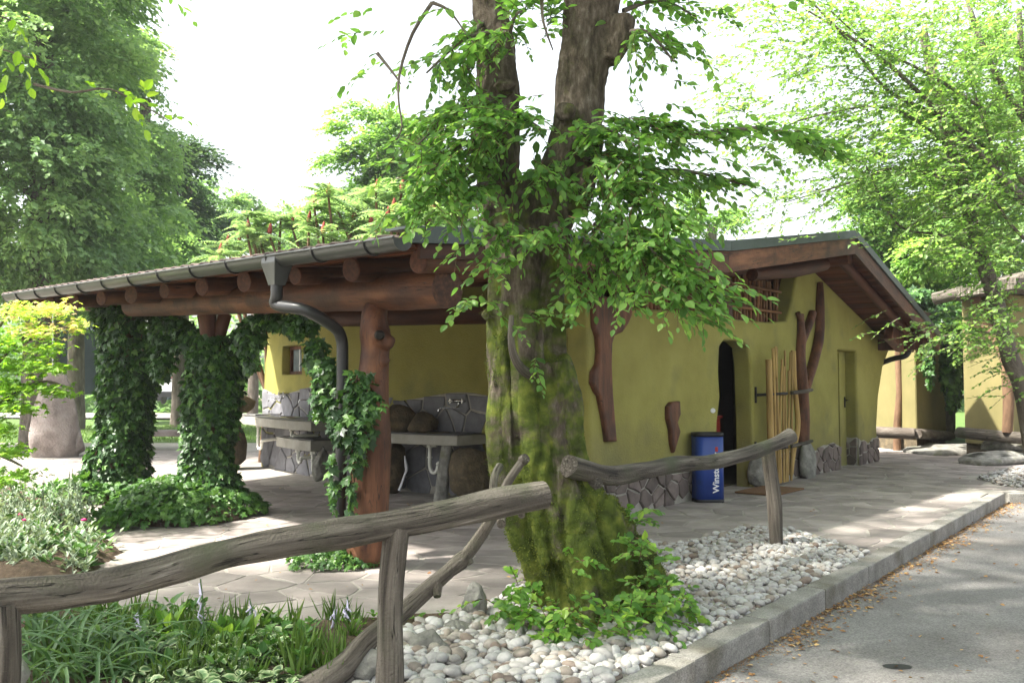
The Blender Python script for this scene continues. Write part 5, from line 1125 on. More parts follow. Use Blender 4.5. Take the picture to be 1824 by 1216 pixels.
# leafy boughs: (start px, end px, start depth, end depth, spread, twigs)
boughs = [((900, 60), (760, 130), 0, -.5, .35, 26), ((890, 180), (740, 262), 0, -.6, .30, 42), ((900, 250), (748, 322), -.1, -.8, .26, 42), ((890, 300), (738, 376), -.1, -.8, .20, 34), ((880, 330), (815, 395), -.2, -.8, .18, 20),
          ((960, 230), (850, 230), -.2, -.8, .25, 30), ((940, 420), (890, 440), -.3, -.7, .20, 16), ((930, 470), (860, 500), -.3, -.8, .08, 5), ((980, 420), (1000, 440), -.3, -.7, .2, 12), ((900, 100), (930, 20), -.1, -.5, .25, 14), ((860, 40), (830, 140), .1, -.2, .25, 16),
          ((1020, 250), (1130, 260), -.1, -.7, .20, 24), ((1030, 260), (1240, 240), -.1, -.5, .26, 40), ((1240, 240), (1480, 270), -.4, .2, .24, 34), ((1040, 280), (1160, 330), -.1, -.6, .28, 44), ((1060, 340), (1190, 395), -.2, -.8, .26, 50),
          ((1060, 400), (1180, 465), -.2, -.9, .24, 54), ((1100, 440), (1225, 495), -.4, -1.0, .20, 42), ((1150, 470), (1270, 545), -.6, -1.1, .12, 28), ((1080, 330), (1330, 330), -.1, -.4, .26, 34), ((1030, 430), (1100, 500), -.2, -.6, .18, 22), ((1130, 530), (1255, 570), -.8, -1.1, .06, 10),
          ((1000, 480), (1040, 540), -.3, -.6, .12, 9), ((1110, 60), (1200, 110), 0, -.4, .26, 18), ((1110, 20), (1240, 30), .2, .4, .28, 14), ((970, 80), (985, 30), .1, 0, .2, 8), ((880, 560), (840, 545), -.2, -.5, .08, 4), ((910, 590), (960, 585), -.5, -.6, .05, 3), ((950, 655), (965, 660), -.3, -.4, .03, 2), ((950, 300), (960, 330), -.3, -.5, .2, 10)]
O, D, tws = [], [], MB()
for (a, b, d0, d1, sp_, n) in boughs:
    p, q = tr(*a, d0), tr(*b, d1); mid = (p+q)/2 + np.array([0, 0, .10]); path = smooth_path([p, mid, q], 12)
    if n > 10: tws.tube(path, list(np.linspace(.020, .006, len(path))), 6, wob=.05)
    for i in range(int(n*1.45)):
        t = rng.random()**.8; c = np.array(path[int(t*(len(path)-1))]); off = rng.normal(0, 1, 3)*sp_*.55*np.array([1, 1, .55]); c = c + off*rng.random()
        d = norm((q-p)*.7/np.linalg.norm(q-p) + rng.normal(0, .55, 3)*np.array([1, 1, .35]) + np.array([0, -.15, -.05])); O.append(c); D.append(d)
tws.build('boughs', M['bark'], MT, smooth=True)
O = np.array(O); D = np.array(D); P, Dr, N, S, tw = sprays(O, D, rng.uniform(.18, .36, len(O)), 10, .074, droop=.3)
foliage(MT, P, Dr, N, S, T_OVATE, M['leaf'], n_ind=300); twig_mesh('twigs', tw, .0035, M['bark_brown'], MT)
# crown over the frame (it shades the road and the gable, as the tree does)
n = 3700; c = rng.normal(size=(n, 3)); c = norm(c)*rng.random((n, 1))**.45*np.array([6.8, 5.6, 2.3]) + np.array([-.6, 4.6, 8.3])
c = c[c[:, 2] > 5.9]
P, Dr, N, S, tw = sprays(c, rng.normal(0, 1, (len(c), 3))*(1, 1, .3), .5, 9, .15)
foliage(MT, P, Dr, N, S, T_KITE, M['leaf'], stuff='upper_crown')
lb = MB()
for i in range(9):
    a = i*.7+.3; p0 = tr(1075, -250-30*i, .15); lb.tube(smooth_path([p0, p0+(math.cos(a)*1.2, math.sin(a)*1.0, .9), p0+(math.cos(a)*2.8, math.sin(a)*2.3, 1.7)], 10), list(np.linspace(.09, .02, 11)), 8)
lb.build('limbs', M['bark'], MT, smooth=True)
# hanging bare twigs in the sky left of the crown
for pts in ([(770, 5), (735, 60), (712, 130), (710, 180), (716, 225), (706, 250)], [(770, 5), (800, 20), (830, 60)], [(672, 95), (700, 130), (714, 150)], [(965, 0), (968, 40), (985, 90)]):
    hb = MB(); hb.tube(smooth_path([tr(x, y, -.6) for x, y in pts], 18), list(np.linspace(.013, .004, len(smooth_path([tr(x, y) for x, y in pts], 18)))), 6, wob=.05); hb.build('hanging_twig', M['bark'], MT, smooth=True)
O = np.array([tr(x, y, -.5) for x, y in ((670, 20), (690, 60), (650, 60), (700, 110), (720, 100), (680, 90), (660, 130), (740, 110), (1190, 60), (1240, 70), (1200, 20), (1400, 5), (620, 60), (340, -20), (300, -5))]); P, Dr, N, S, tw = sprays(O, rng.normal(0, 1, O.shape)*(1, .5, .4), .28, 7, .07)
foliage(MT, P, Dr, N, S, T_OVATE, M['leaf'], stuff='hanging_leaves')
# shoots round the foot
sp_spots = [(905, 1085, 20, 40, -.45), (955, 1100, 24, 45, -.6), (1010, 1110, 14, 40, -.75), (1090, 1105, 22, 45, -.75), (1150, 1080, 22, 40, -.6), (1195, 1075, 22, 40, -.45), (1025, 1000, 5, 18, -.6), (1130, 985, 9, 26, -.45), (1170, 1020, 12, 30, -.4), (925, 1050, 6, 30, -.3), (1115, 918, 7, 26, -.1), (1140, 925, 6, 26, 0), (1060, 1120, 12, 40, -.85)]
O, D = [], []
for x, y, n, sp_, d in sp_spots:
    for i in range(n): O.append(tr(x+rng.normal(0, sp_*.55), y+rng.normal(0, 17), d+rng.normal(0, .1))); D.append(rng.normal(0, .7, 3)*(1, 1, .5)+(0, -.5, .35))
O = np.array(O); O[:, 2] = np.maximum(O[:, 2], .06); P, Dr, N, S, tw = sprays(O, D, rng.uniform(.10, .20, len(O)), 7, .066, droop=.3); P[:, 2] = np.maximum(P[:, 2], .03)
sh = empty('tree_shoots', tuple(G(1060, 1130)), 'bright green leafy shoots sprouting round the foot of the mossy tree', 'shoots')
foliage(sh, P, Dr, N + (0, -.5, 0), S, T_OVATE, M['sprout'], n_ind=300); twig_mesh('shoot_stems', tw, .003, M['bark_brown'], sh)
# ================================================================== IVY
def ivy(label, surf, n, size, mat='ivy', cat='ivy', n_ind=200, loc=None, post=None, name='climbing_ivy', stems=True, tmpl=T_IVY):
    """surf(n) -> points and outward directions"""
    P, N = surf(n); t = empty(name, tuple(loc if loc is not None else P.mean(0)*(1, 1, 0)), label, cat)
    up = np.array([0, 0, 1.0]); D = -up*.8 + N*.55 + rng.normal(0, .45, P.shape)
    foliage(t, P, D, N + up*.25 + rng.normal(0, .38, P.shape), rng.uniform(.6, 1.2, n)*size, tmpl, M[mat], n_ind=n_ind)
    if stems:
        mb = MB()
        for i in range(12):
            idx = rng.integers(0, n, 1)[0]; q = P[idx]-N[idx]*.04
            near = np.argsort(np.abs(P[:, 2]-q[2]-.35)*.6+np.linalg.norm((P-q)[:, :2], axis=1))[:1][0]; mb.tube([q, (q+P[near])/2+rng.normal(0, .02, 3), P[near]-N[near]*.03], .008, 5)
        mb.build('ivy_stem', M['bark_brown'], t, smooth=True)
    return t
def column(prof, Y, depth=1.0):                          # prof: (py, px left, px right)
    prof = sorted(prof); ys = [p[0] for p in prof]
    def f(n):
        y = rng.uniform(ys[0], ys[-1], n); l = np.interp(y, ys, [p[1] for p in prof]); r = np.interp(y, ys, [p[2] for p in prof]); th = rng.uniform(0, 2*math.pi, n)
        rad = (r-l)/2*Y/FPX; cx = (l+r)/2; base = np.array([W(a, b, Y) for a, b in zip(cx, y)]); rr = rad*(1+.16*snoise(np.stack([np.cos(th)*2, np.sin(th)*2, base[:, 2]*3], 1), 1.3, 3, 4))*rng.uniform(.72, 1.0, n)
        N = np.stack([np.cos(th), np.sin(th), np.zeros(n)], 1); return base + N*rr[:, None]*(1, depth, 1), N
    return f
def blobs(L):                                            # (px,py,Y, rx px, ry px, rY m, weight)
    w_ = np.array([b[6] for b in L], float); w_ /= w_.sum()
    def f(n):
        k = rng.choice(len(L), n, p=w_); v = norm(rng.normal(size=(n, 3)))*(rng.random((n, 1))**.35); P = []
        for i in range(n):
            b = L[k[i]]; P.append(W(b[0]+v[i, 0]*b[3], b[1]-v[i, 2]*b[4], b[2]+v[i, 1]*b[5]))
        return np.array(P), norm(v + (0, -.5, .2))
    return f
def mound(cx, cy, rx, ry, h, rot=0):
    def f(n):
        r = np.sqrt(rng.random(n)); a = rng.uniform(0, 6.283, n); e = 1+.13*np.sin(3*a+1)+.08*np.sin(5*a); x = r*np.cos(a)*e; y = r*np.sin(a)*e; z = h*np.sqrt(np.clip(1-r*r, 0.02, 1))
        c, s = math.cos(rot), math.sin(rot); X = cx + (x*rx)*c - (y*ry)*s; Yy = cy + (x*rx)*s + (y*ry)*c
        P = np.stack([X, Yy, z*(1+.25*snoise(np.stack([X, Yy, X*0], 1), 3, 2, 1))*rng.uniform(.75, 1.05, n)+.02], 1); return P, norm(np.stack([x*.6, y*.6-.35, np.full(n, .8)], 1))
    return f
C1 = W(212, 700, 12.0)*(1, 1, 0); C2 = W(380, 700, 10.6)*(1, 1, 0)
for nm, c, top, px in (('first', C1, 2.75, 212), ('second', C2, 2.5, 380)):
    pass
t1 = ivy('thick ivy column at the left end of the canopy, widest at its head', column([(540, 160, 292), (600, 167, 320), (640, 170, 290), (700, 178, 268), (760, 176, 264), (820, 155, 262), (870, 140, 270)], 12.0, .8), 4600, .105, n_ind=300)
tc_ = MB(); tc_.tube([C1, C1+(0, 0, 1.4), C1+(.05, 0, 2.75)], [.17, .16, .15], 12, wob=.08); tc_.build('trunk', M['bark_brown'], t1, smooth=True)
t2 = ivy('darker ivy column, second from the left, round a forked trunk', column([(600, 340, 418), (650, 330, 434), (700, 331, 422), (760, 326, 418), (820, 328, 410), (860, 316, 430), (890, 306, 444)], 10.6, .8), 3900, .09, n_ind=300)
tc_ = MB(); tc_.tube(smooth_path([C2, C2+(0, 0, 1.1), W(378, 640, 10.6), W(368, 560, 10.6)], 12), .11, 12, wob=.08); tc_.tube(smooth_path([W(376, 650, 10.6), W(390, 600, 10.6), W(402, 558, 10.6)], 10), .08, 12, wob=.06); tc_.build('trunk', M['log_dark'], t2, smooth=True)
ivy('hanging ivy festoon strung under the long log between the columns and the downpipe', blobs([(305, 592, 11.2, 45, 34, .25, 5), (350, 610, 10.9, 30, 26, .2, 2), (290, 640, 11.3, 26, 40, .2, 2), (440, 600, 9.9, 32, 30, .2, 3), (480, 570, 9.4, 40, 15, .2, 2.4), (446, 640, 9.9, 14, 26, .2, .8), (535, 578, 8.8, 34, 20, .2, 2.4), (562, 630, 8.3, 20, 34, .2, 2), (580, 670, 7.9, 22, 38, .15, 2.2), (572, 720, 7.8, 16, 30, .1, .8)]), 2300, .088, n_ind=300)
ivy('ivy climbing the downpipe and the lower half of the trunk post', blobs([(640, 700, 7.35, 30, 44, .12, 2.5), (632, 760, 7.3, 40, 40, .12, 3), (598, 735, 7.35, 16, 45, .10, 1.2), (636, 815, 7.35, 14, 30, .08, .8), (592, 860, 7.4, 5, 60, .05, .7), (626, 870, 7.35, 7, 60, .05, .5), (660, 720, 7.3, 24, 24, .08, .8)]), 440, .095, n_ind=300)
m1 = ivy('sunlit ivy ground cover at the foot of the left ivy column', mound(-5.45, 11.9, .95, .55, .28), 1300, .10, 'ivy_green', n_ind=250, name='ivy_mound', stems=False)
m2 = ivy('big ivy mound spreading in front of the second ivy column', mound(-3.84, 10.35, .84, .85, .38, .1), 2600, .095, 'ivy_green', n_ind=300, name='ivy_mound', stems=False)
m3 = ivy('small ivy patch at the foot of the downpipe', mound(*G(598, 1008)[:2], .42, .27, .13), 900, .05, 'ivy_green', n_ind=200, name='ivy_patch', stems=False)
def dome(par, cx, cy, rx, ry, h):
    V, Fc = ICO[3]; V = V*np.array([rx, ry, h])*.86; V[:, 2] = np.maximum(V[:, 2], 0); V = V + np.array([cx, cy, .004]); link('stem_mat', mesh_np('stem_mat', V, Fc, M['soil'], smooth=True), par, 'stuff')
dome(m1, -5.45, 11.9, .9, .5, .24); dome(m2, -3.78, 10.35, .88, .8, .34)
# ================================================================== LEFT GARDEN
def blades(parent, base, n, L, wd, mat, name='strap_leaf', n_ind=60, spread=.6, droop=1.0, seg=7):
    """arching strap leaves, each a long folded ribbon"""
    made = 0; mb = MB()
    for i in range(n):
        p = np.array(base(), float); a = rng.uniform(0, 6.283); out_ = np.array([math.cos(a), math.sin(a), 0]); l = L*rng.uniform(.6, 1.15); ww = wd*rng.uniform(.7, 1.2); el = rng.uniform(.9, 1.45); V = []; Fc = []
        side = np.array([-out_[1], out_[0], 0]); q = p.copy(); ang = el
        for k in range(seg+1):
            t = k/seg; w_ = ww*(math.sin(math.pi*min(t*.85+.12, 1))**.6)*(1 if t < .98 else .1)
            V += [q-side*w_/2+(0, 0, w_*.15), q-np.array([0, 0, w_*.1]), q+side*w_/2+(0, 0, w_*.15)]
            q = q + (out_*math.cos(ang)+np.array([0, 0, math.sin(ang)]))*l/seg; ang -= droop*rng.uniform(.18, .36)
        V = [np.array([v[0], v[1], max(v[2], .015)]) for v in V]
        for k in range(seg): b = k*3; Fc += [(b, b+1, b+4, b+3), (b+1, b+2, b+5, b+4)]
        r_ = random.random()
        if made < n_ind: MB().add(V, Fc, r=r_).build(name, M[mat], parent, smooth=True); made += 1
        else: mb.add(V, Fc, r=r_)
    if mb.v: mb.build('foliage', M[mat], parent, smooth=True, kind='stuff')
def inbed(poly, jx=None):
    x0, x1 = min(p[0] for p in poly), max(p[0] for p in poly); y0, y1 = min(p[1] for p in poly), max(p[1] for p in poly)
    while True:
        a, b = rng.uniform(x0, x1), rng.uniform(y0, y1)
        if inside(a, b, poly): return a, b
def g_at(px, py, sx, sy): 
    def f(): p = G(px+rng.normal(0, sx), py+rng.normal(0, sy)); return (p[0], p[1], .03)
    return f
dl = empty('daylily_clump', tuple(G(90, 1200)), 'clump of long arching strap leaves in the bottom left corner under the fence', 'plant')
blades(dl, g_at(85, 1195, 62, 36), 170, .56, .020, 'strap', n_ind=170)
dl2 = empty('daylily_clump', tuple(G(215, 1215)), 'smaller strap-leaved clump right of the corner clump', 'plant')
blades(dl2, g_at(215, 1215, 30, 22), 60, .42, .02, 'strap', n_ind=60)
# variegated hosta cover
def hosta_mat():
    m, nt, b, out = nmat('variegated_leaf'); L = nt.links
    g = nt.nodes.new('ShaderNodeAttribute'); g.attribute_name = 'edge'; ar = nt.nodes.new('ShaderNodeAttribute'); ar.attribute_name = 'rnd'
    r = ramp(nt, [(0, (.03, .08, .02)), (1, (.10, .19, .06))]); L.new(ar.outputs['Fac'], r.inputs['Fac']); mx = nt.nodes.new('ShaderNodeMix'); mx.data_type = 'RGBA'
    mr = nt.nodes.new('ShaderNodeMapRange'); mr.inputs['From Min'].default_value = .5; mr.inputs['From Max'].default_value = .95; L.new(g.outputs['Fac'], mr.inputs['Value'])
    L.new(mr.outputs[0], mx.inputs['Factor']); L.new(r.outputs[0], mx.inputs['A']); mx.inputs['B'].default_value = (.36, .43, .22, 1); L.new(mx.outputs['Result'], b.inputs['Base Color']); b.inputs['Roughness'].default_value = .5
    return m
M['hosta'] = hosta_mat()
def with_edge(t, k):
    for o in t.children:
        me = o.data
        if me and me.materials and me.materials[0] == M['hosta'] and 'edge' not in me.attributes:
            n = len(me.vertices)//k; a = me.attributes.new('edge', 'FLOAT', 'POINT'); a.data.foreach_set('value', np.tile(np.array([.6, 0, .9, 1, 1, 1, 1, 1, 1][:k], np.float32), n))
def ground_leaves(name, label, pts, size, tmpl, mat, n_ind, upright=.45, cat='plant', nl=7, hh=.08):
    t = empty(name, (float(np.mean([p[0] for p in pts])), float(np.mean([p[1] for p in pts])), 0), label, cat); P, D, N, S = [], [], [], []
    for p in pts:
        h_ = hh*rng.uniform(.5, 1.4)
        for k in range(nl):
            a = rng.uniform(0, 6.283); o_ = np.array([math.cos(a), math.sin(a), 0]); P.append(np.array([p[0], p[1], .03+h_*rng.uniform(.3, 1)])+o_*size*.25); D.append(o_+(0, 0, upright*rng.uniform(.2, 1.8))); N.append(np.array([0, 0, 1.0])-o_*.35+rng.normal(0, .25, 3)); S.append(size*rng.uniform(.6, 1.2))
    foliage(t, P, D, N, S, tmpl, M[mat], n_ind=n_ind); return t
def bedpts(px0, px1, py0, py1, n):
    L = []
    while len(L) < n:
        p = G(rng.uniform(px0, px1), rng.uniform(py0, py1))
        if inside(p[0], p[1], GARDp): L.append(p)
    return L
ht = ground_leaves('variegated_hosta', 'carpet of cream-edged variegated hosta leaves in the front bed', bedpts(220, 520, 1140, 1260, 130), .07, T_HOSTA, 'hosta', 300); with_edge(ht, 9)
ground_leaves('leafy_weeds', 'mixed low green weeds between the strap leaves and hostas', bedpts(140, 560, 1105, 1240, 110), .07, T_OVATE, 'ivy_green', 200, .8, hh=.10)
ground_leaves('broad_leaf_plant', 'taller broad-leaved green plant behind the hostas', [G(402, 1165), G(410, 1160), G(440, 1160), G(300, 1150)], .14, (T_OVATE[0]*np.array([.8, 1, 1]), T_OVATE[1]), 'sprout', 60, 2.2, nl=8)
gb_ = empty('grass_tufts', tuple(G(330, 1180)), 'thin grass blades and seed stems scattered through the front bed', 'grass'); gpt = bedpts(60, 640, 1095, 1240, 110)
P, D, N, S = [], [], [], []
for p in gpt:
    for k in range(14): P.append(p+rng.normal(0, .02, 3)*(1, 1, 0)+(0, 0, .02)); D.append((rng.normal(0, .35), rng.normal(0, .35), 1)); N.append(rng.normal(0, 1, 3)); S.append(rng.uniform(.08, .24))
foliage(gb_, P, D, N, S, (T_KITE[0]*np.array([.07, 1, 1]), T_KITE[1]), M['grassblade'], stuff='blades')
ground_leaves('sparse_seedlings', 'scattered seedlings on the brown soil near the fence post', bedpts(500, 800, 1100, 1230, 46), .045, T_OVATE, 'sprout', 120, .6, nl=5, hh=.05)
fs = empty('hosta_flower_stalks', tuple(G(360, 1150)), 'thin lilac flower stalks rising from the hostas', 'flowers')
for (x, y0_, y1_) in ((355, 1150, 1030), (448, 1130, 1065), (612, 1110, 1062), (588, 1120, 1080), (250, 1140, 1085)):
    b = G(x, y0_+20); tp = W(x+rng.normal(0, 6), y1_, b[1]); MB().tube(smooth_path([b, (b+tp)/2+(.02, 0, 0), tp], 8), .004, 5).build('stalk', M['strap'], fs, smooth=True)
    for k in range(7):
        q = b+(tp-b)*(.55+.45*k/7); MB().tube([q, q+rng.normal(0, .012, 3)-(0, 0, .015), q+rng.normal(0, .02, 3)-(0, 0, .04)], [.002, .0045, .005], 6).build('flower', M['lilac'], fs, smooth=True)
# silver-leaved bed on the left
sl = empty('rose_campion_bed', tuple(G(70, 980)), 'silvery felted flower clump with a few crimson blooms left of the paving', 'flowers')
sm = MB(); P, D, N, S = [], [], [], []
for i in range(520):
    p = G(rng.uniform(-160, 170), rng.uniform(905, 1035)); 
    if not inside(p[0], p[1], LEFTp): continue
    h_ = rng.uniform(.2, .55)*(1 if p[0] < G(120, 980)[0] else .6); tip = np.array([p[0]+rng.normal(0, .09), p[1]+rng.normal(0, .09), h_]); q = np.array([p[0], p[1], .03]); 
    if i % 2 == 0: sm.tube([q, (q+tip)/2+rng.normal(0, .02, 3), tip], .0045, 4, caps=False)
    for k in range(9):
        t = rng.random()*.9; a = rng.uniform(0, 6.283); P.append(q+(tip-q)*t); D.append((math.cos(a), math.sin(a), .9)); N.append((-math.cos(a)*.5, -math.sin(a)*.5, .7)); S.append(rng.uniform(.05, .11)*(1-.4*t))
sm.build('stems', M['silver'], sl, kind='stuff', smooth=True); foliage(sl, P, D, N, S, (T_OVATE[0]*np.array([.7, 1, 1]), T_OVATE[1]), M['silver'], n_ind=300)
for (x, y) in ((36, 916), (45, 925), (28, 972), (150, 925)):
    c = W(x, y, 8.2); V, Fc = ICO[1]; ff = V*np.array([.03, .03, .014]) + c; link('bloom', mesh_np('bloom', ff, Fc, M['pink'], smooth=True), sl)
gp = [G(rng.uniform(-250, 190), rng.uniform(870, 1030)) for _ in range(300)]; gp = [p for p in gp if inside(p[0], p[1], LEFTp)]
ground_leaves('green_border_plants', 'low green leaves filling the left flower bed behind the silver stems', gp, .10, T_OVATE, 'ivy_green', 220, .9, hh=.12)
# japanese maple at the left edge
jm = empty('japanese_maple', tuple(W(-90, 800, 9.3)*(1, 1, 0)), 'bright yellow-green japanese maple with pink tips at the left edge', 'tree')
tk = MB(); b0 = W(-90, 800, 9.3)*(1, 1, 0)
for pts in ([(-90, 870), (-70, 780), (-40, 700), (20, 620), (80, 570)], [(-70, 780), (0, 720), (70, 680), (120, 690)], [(-60, 740), (-40, 640), (0, 580), (20, 540)], [(-50, 790), (0, 810), (40, 830)], [(20, 620), (80, 590), (140, 580)]):
    sp__ = smooth_path([W(x, y, 9.3) for x, y in pts], 14); tk.tube(sp__, list(np.linspace(.035, .008, len(sp__))), 8)
tk.build('trunk', M['bark'], jm, smooth=True)
ml = [(30, 555, 40, 18), (95, 550, 40, 16), (135, 578, 22, 12), (60, 590, 50, 16), (10, 610, 45, 20), (80, 620, 40, 12), (40, 650, 60, 18), (95, 655, 26, 10), (5, 690, 50, 20), (70, 690, 50, 12), (110, 700, 22, 8), (30, 725, 48, 12), (0, 760, 30, 14), (20, 800, 34, 14), (40, 845, 30, 12), (-20, 850, 40, 20), (-40, 600, 50, 50), (-40, 700, 50, 50)]
P, D, N, S, R_ = [], [], [], [], []
for (x, y, rx, ry) in ml:
    for i in range(int(rx*ry*.26)+20):
        a = rng.normal(0, .5, 2); P.append(W(x+a[0]*rx, y+a[1]*ry, 9.3+rng.normal(0, .28))); aa = rng.uniform(0, 6.283); D.append((math.cos(aa), math.sin(aa), -.35)); N.append((rng.normal(0, .3), -.4+rng.normal(0, .3), 1)); S.append(rng.uniform(.05, .085)); R_.append(np.clip(rng.normal(.45+(.35 if y < 600 else -.12), .2), 0, .999))
foliage(jm, P, D, N, S, T_MAPLE, M['maple'], rnd=np.array(R_), n_ind=300)
# ================================================================== BACKGROUND TREES
def bgtree(name, label, base, blobs_, n, ls, mat, trunk=None, nl=8, L=.7, cat='tree', group=None, tm='bark', twigs=False, tmpl=T_KITE, fl=.8, holes=.0):
    t = empty(name, (base[0], base[1], 0), label, cat, group)
    w_ = np.array([b[1][0]*b[1][1]*b[1][2] for b in blobs_])**.67; w_ /= w_.sum(); ns = n//nl; k = rng.choice(len(blobs_), ns, p=w_)
    nc = max(14, int(ns/55)); kc = rng.choice(len(blobs_), nc, p=w_); vc = norm(rng.normal(size=(nc, 3))-(0, .25, 0)); BC_ = np.array([b[0] for b in blobs_]); BR = np.array([b[1] for b in blobs_])
    CC = BC_[kc] + vc*BR[kc]*rng.uniform(.55, 1.05, (nc, 1)); cs = BR.mean()*rng.uniform(.22, .42, nc); q_ = rng.integers(0, nc, ns)
    P0 = CC[q_] + rng.normal(0, .5, (ns, 3))*cs[q_][:, None]*np.array([1, 1, .38]); C = BC_[kc][q_]; P0[:, 2] -= .25*np.sum((P0-CC[q_])[:, :2]**2, 1)/cs[q_]; v = vc[q_]; tone = rng.normal(0, .13, nc)[q_]
    if holes: kk_ = snoise(P0, 1.1, 2, 6) > -1+holes; P0 = P0[kk_]; C = C[kk_]; tone = tone[kk_]
    D0 = norm(P0-C[:len(P0)] + rng.normal(0, 1, P0.shape)*.8*BR.mean()/2 + (0, 0, -.2)); D0[:, 2] *= .5
    P, D, N, S, tw = sprays(P0, D0, L, nl, ls, flat=fl)
    rn = np.clip(np.repeat(.5+.28*snoise(P0, .9, 2, 3), 1)[np.arange(len(P)) % len(P0)] + tone[np.arange(len(P)) % len(P0)] + rng.normal(0, .2, len(P)), 0, 1)
    foliage(t, P, D, N, S, tmpl, M[mat], rnd=rn, stuff='crown')
    if twigs: twig_mesh('twigs', tw, .012, M[tm], t)
    mb = MB(); tr_ = trunk or [((base[0], base[1], -.1), .3), ((base[0]+.2, base[1], blobs_[0][0][2]), .18)]
    mb.tube(smooth_path([p for p, r in tr_], 14), list(np.interp(np.linspace(0, 1, len(smooth_path([p for p, r in tr_], 14))), np.linspace(0, 1, len(tr_)), [r for p, r in tr_])), 12, wob=.05)
    for b in blobs_[:8]:
        c = np.array(b[0]); s0 = np.array(tr_[-1][0], float)*.5+np.array(tr_[0][0], float)*.5; s0[2] = min(s0[2]+1, c[2]*.8); mb.tube(smooth_path([s0, (s0+c)/2+(0, 0, .3), c], 8), list(np.linspace(.12, .03, 9)), 7)
    mb.build('trunk', M[tm], t, smooth=True); return t
def bl(px, py, Y, rx, ry, rY=None): return (tuple(W(px, py, Y)), (rx*Y/FPX, (rY if rY else (rx*Y/FPX+ry*Y/FPX)/2), ry*Y/FPX))
def gb(px, Y): p = W(px, 700, Y); return (p[0], p[1])
bgtree('plane_tree', 'huge plane tree filling the upper left corner', gb(70, 21), [bl(20, 90, 20, 210, 190, 3), bl(130, 160, 21, 120, 150, 2.2), bl(40, 330, 20, 190, 130, 2.5), bl(190, 300, 22, 90, 110, 2), bl(90, 450, 21, 200, 70, 2.4), bl(-150, 250, 21, 200, 330, 3), bl(60, -100, 20, 190, 150, 3), bl(260, 420, 23, 90, 70, 2)], 120000, .17, 'fartree', L=.7, fl=.65, trunk=[((*gb(70, 21), -.1), .42), ((*gb(72, 21), 5), .35), ((*gb(60, 21), 10), .2)])
bgtree('plane_tree', 'tall tree behind the huge plane tree, its right flank against the white sky', gb(238, 30), [bl(190, 160, 29, 55, 100, 2.2), bl(235, 290, 29, 65, 80, 2.2), bl(230, 400, 29, 100, 80, 2.4), bl(180, 60, 29, 60, 90, 2)], 60000, .19, 'fartree', L=.8, fl=.65)
bgtree('spruce', 'darker bluish tree just right of the tall plane trees', gb(318, 34), [bl(315, 330, 34, 50, 90, 2), bl(345, 410, 34, 55, 60, 2), bl(300, 250, 34, 30, 50, 1.5)], 26000, .19, 'fardark', L=.8)
bgtree('background_tree', 'small round tree top between spruce and sumac', gb(380, 40), [bl(378, 380, 40, 38, 55, 1.5), bl(370, 440, 40, 60, 60, 2)], 16000, .2, 'fartree', L=.7)
bgtree('background_tree', 'slim distant tree top above the left end of the roof', gb(450, 46), [bl(452, 370, 46, 18, 38, 1), bl(455, 420, 46, 45, 40, 2), bl(520, 420, 46, 50, 60, 2)], 14000, .2, 'fartree', L=.7)
bgtree('background_tree', 'rounded pale green tree behind the roof, left of the mossy tree', gb(680, 28), [bl(690, 280, 28, 90, 75, 2.2), bl(740, 340, 28, 70, 90, 2), bl(630, 340, 28, 60, 70, 1.8), bl(670, 225, 28, 45, 35, 1.2), bl(590, 400, 28, 60, 45, 1.6), bl(780, 400, 28, 60, 60, 1.6)], 46000, .16, 'lighttree', L=.6)
bgtree('background_tree', 'pale distant tree top behind the ridge, seen right of the mossy tree', gb(1262, 34), [bl(1262, 400, 34, 50, 55, 1.5), bl(1220, 420, 34, 60, 60, 1.5)], 7000, .2, 'lighttree', L=.6)
for i, (x, y, Y, rx, ry, lab) in enumerate(((1560, 380, 27, 60, 120, 'leafy tree directly behind the right roof ridge'), (1680, 330, 26, 90, 190, 'tall leafy tree behind the annex'), (1800, 260, 27, 90, 260, 'tall tree at the right edge behind the second annex'), (1650, 470, 24, 70, 60, 'low bright foliage above the sunlit annex'), (1900, 300, 24, 110, 300, 'tree just outside the right edge'))):
    bgtree('background_tree', lab, gb(x, Y), [bl(x, y, Y, rx, ry, 2), bl(x-20, y+60, Y+.5, rx*.9, ry*.7, 2)], 15000, .19, 'lighttree' if i in (0, 1, 3) else 'fartree', L=.6, holes=.15)
# far wooded edge along the lawn
P0 = np.stack([rng.uniform(-70, 75, 9000), rng.uniform(52, 60, 9000), np.zeros(9000)], 1); P0[:, 2] = rng.random(9000)*(5.5+1.8*np.sin(P0[:, 0]*.3)+1.5*np.sin(P0[:, 0]*.83)); 
P0 = P0[(P0[:, 0] < -13) | (P0[:, 0] > -5) | (P0[:, 2] < 2.2)]; P, D, N, S, tw = sprays(P0, rng.normal(0, 1, P0.shape), 1.4, 6, .55)
wl = empty('woodland', (0, 56, 0), kind='structure'); foliage(wl, P, D, N, S, T_KITE, M['fartree'], stuff='far_wood')
for i, (x, Y, r_) in enumerate(((134, 31, .27), (20, 36, .4), (52, 48, .35), (203, 50, .3), (240, 50, .3), (345, 52, .3))):
    if i == 0: bgtree('shade_tree', 'shady tree whose dark bare trunk stands in front of the blue shelter', gb(x, Y), [bl(x, 500, Y, 130, 70, 2.4)], 14000, .19, 'fardark', L=.7, trunk=[((*gb(x, Y), -.1), r_*1.3), ((*gb(x, Y), 2.4), r_), ((*gb(x-4, Y), 6), r_*.8)])
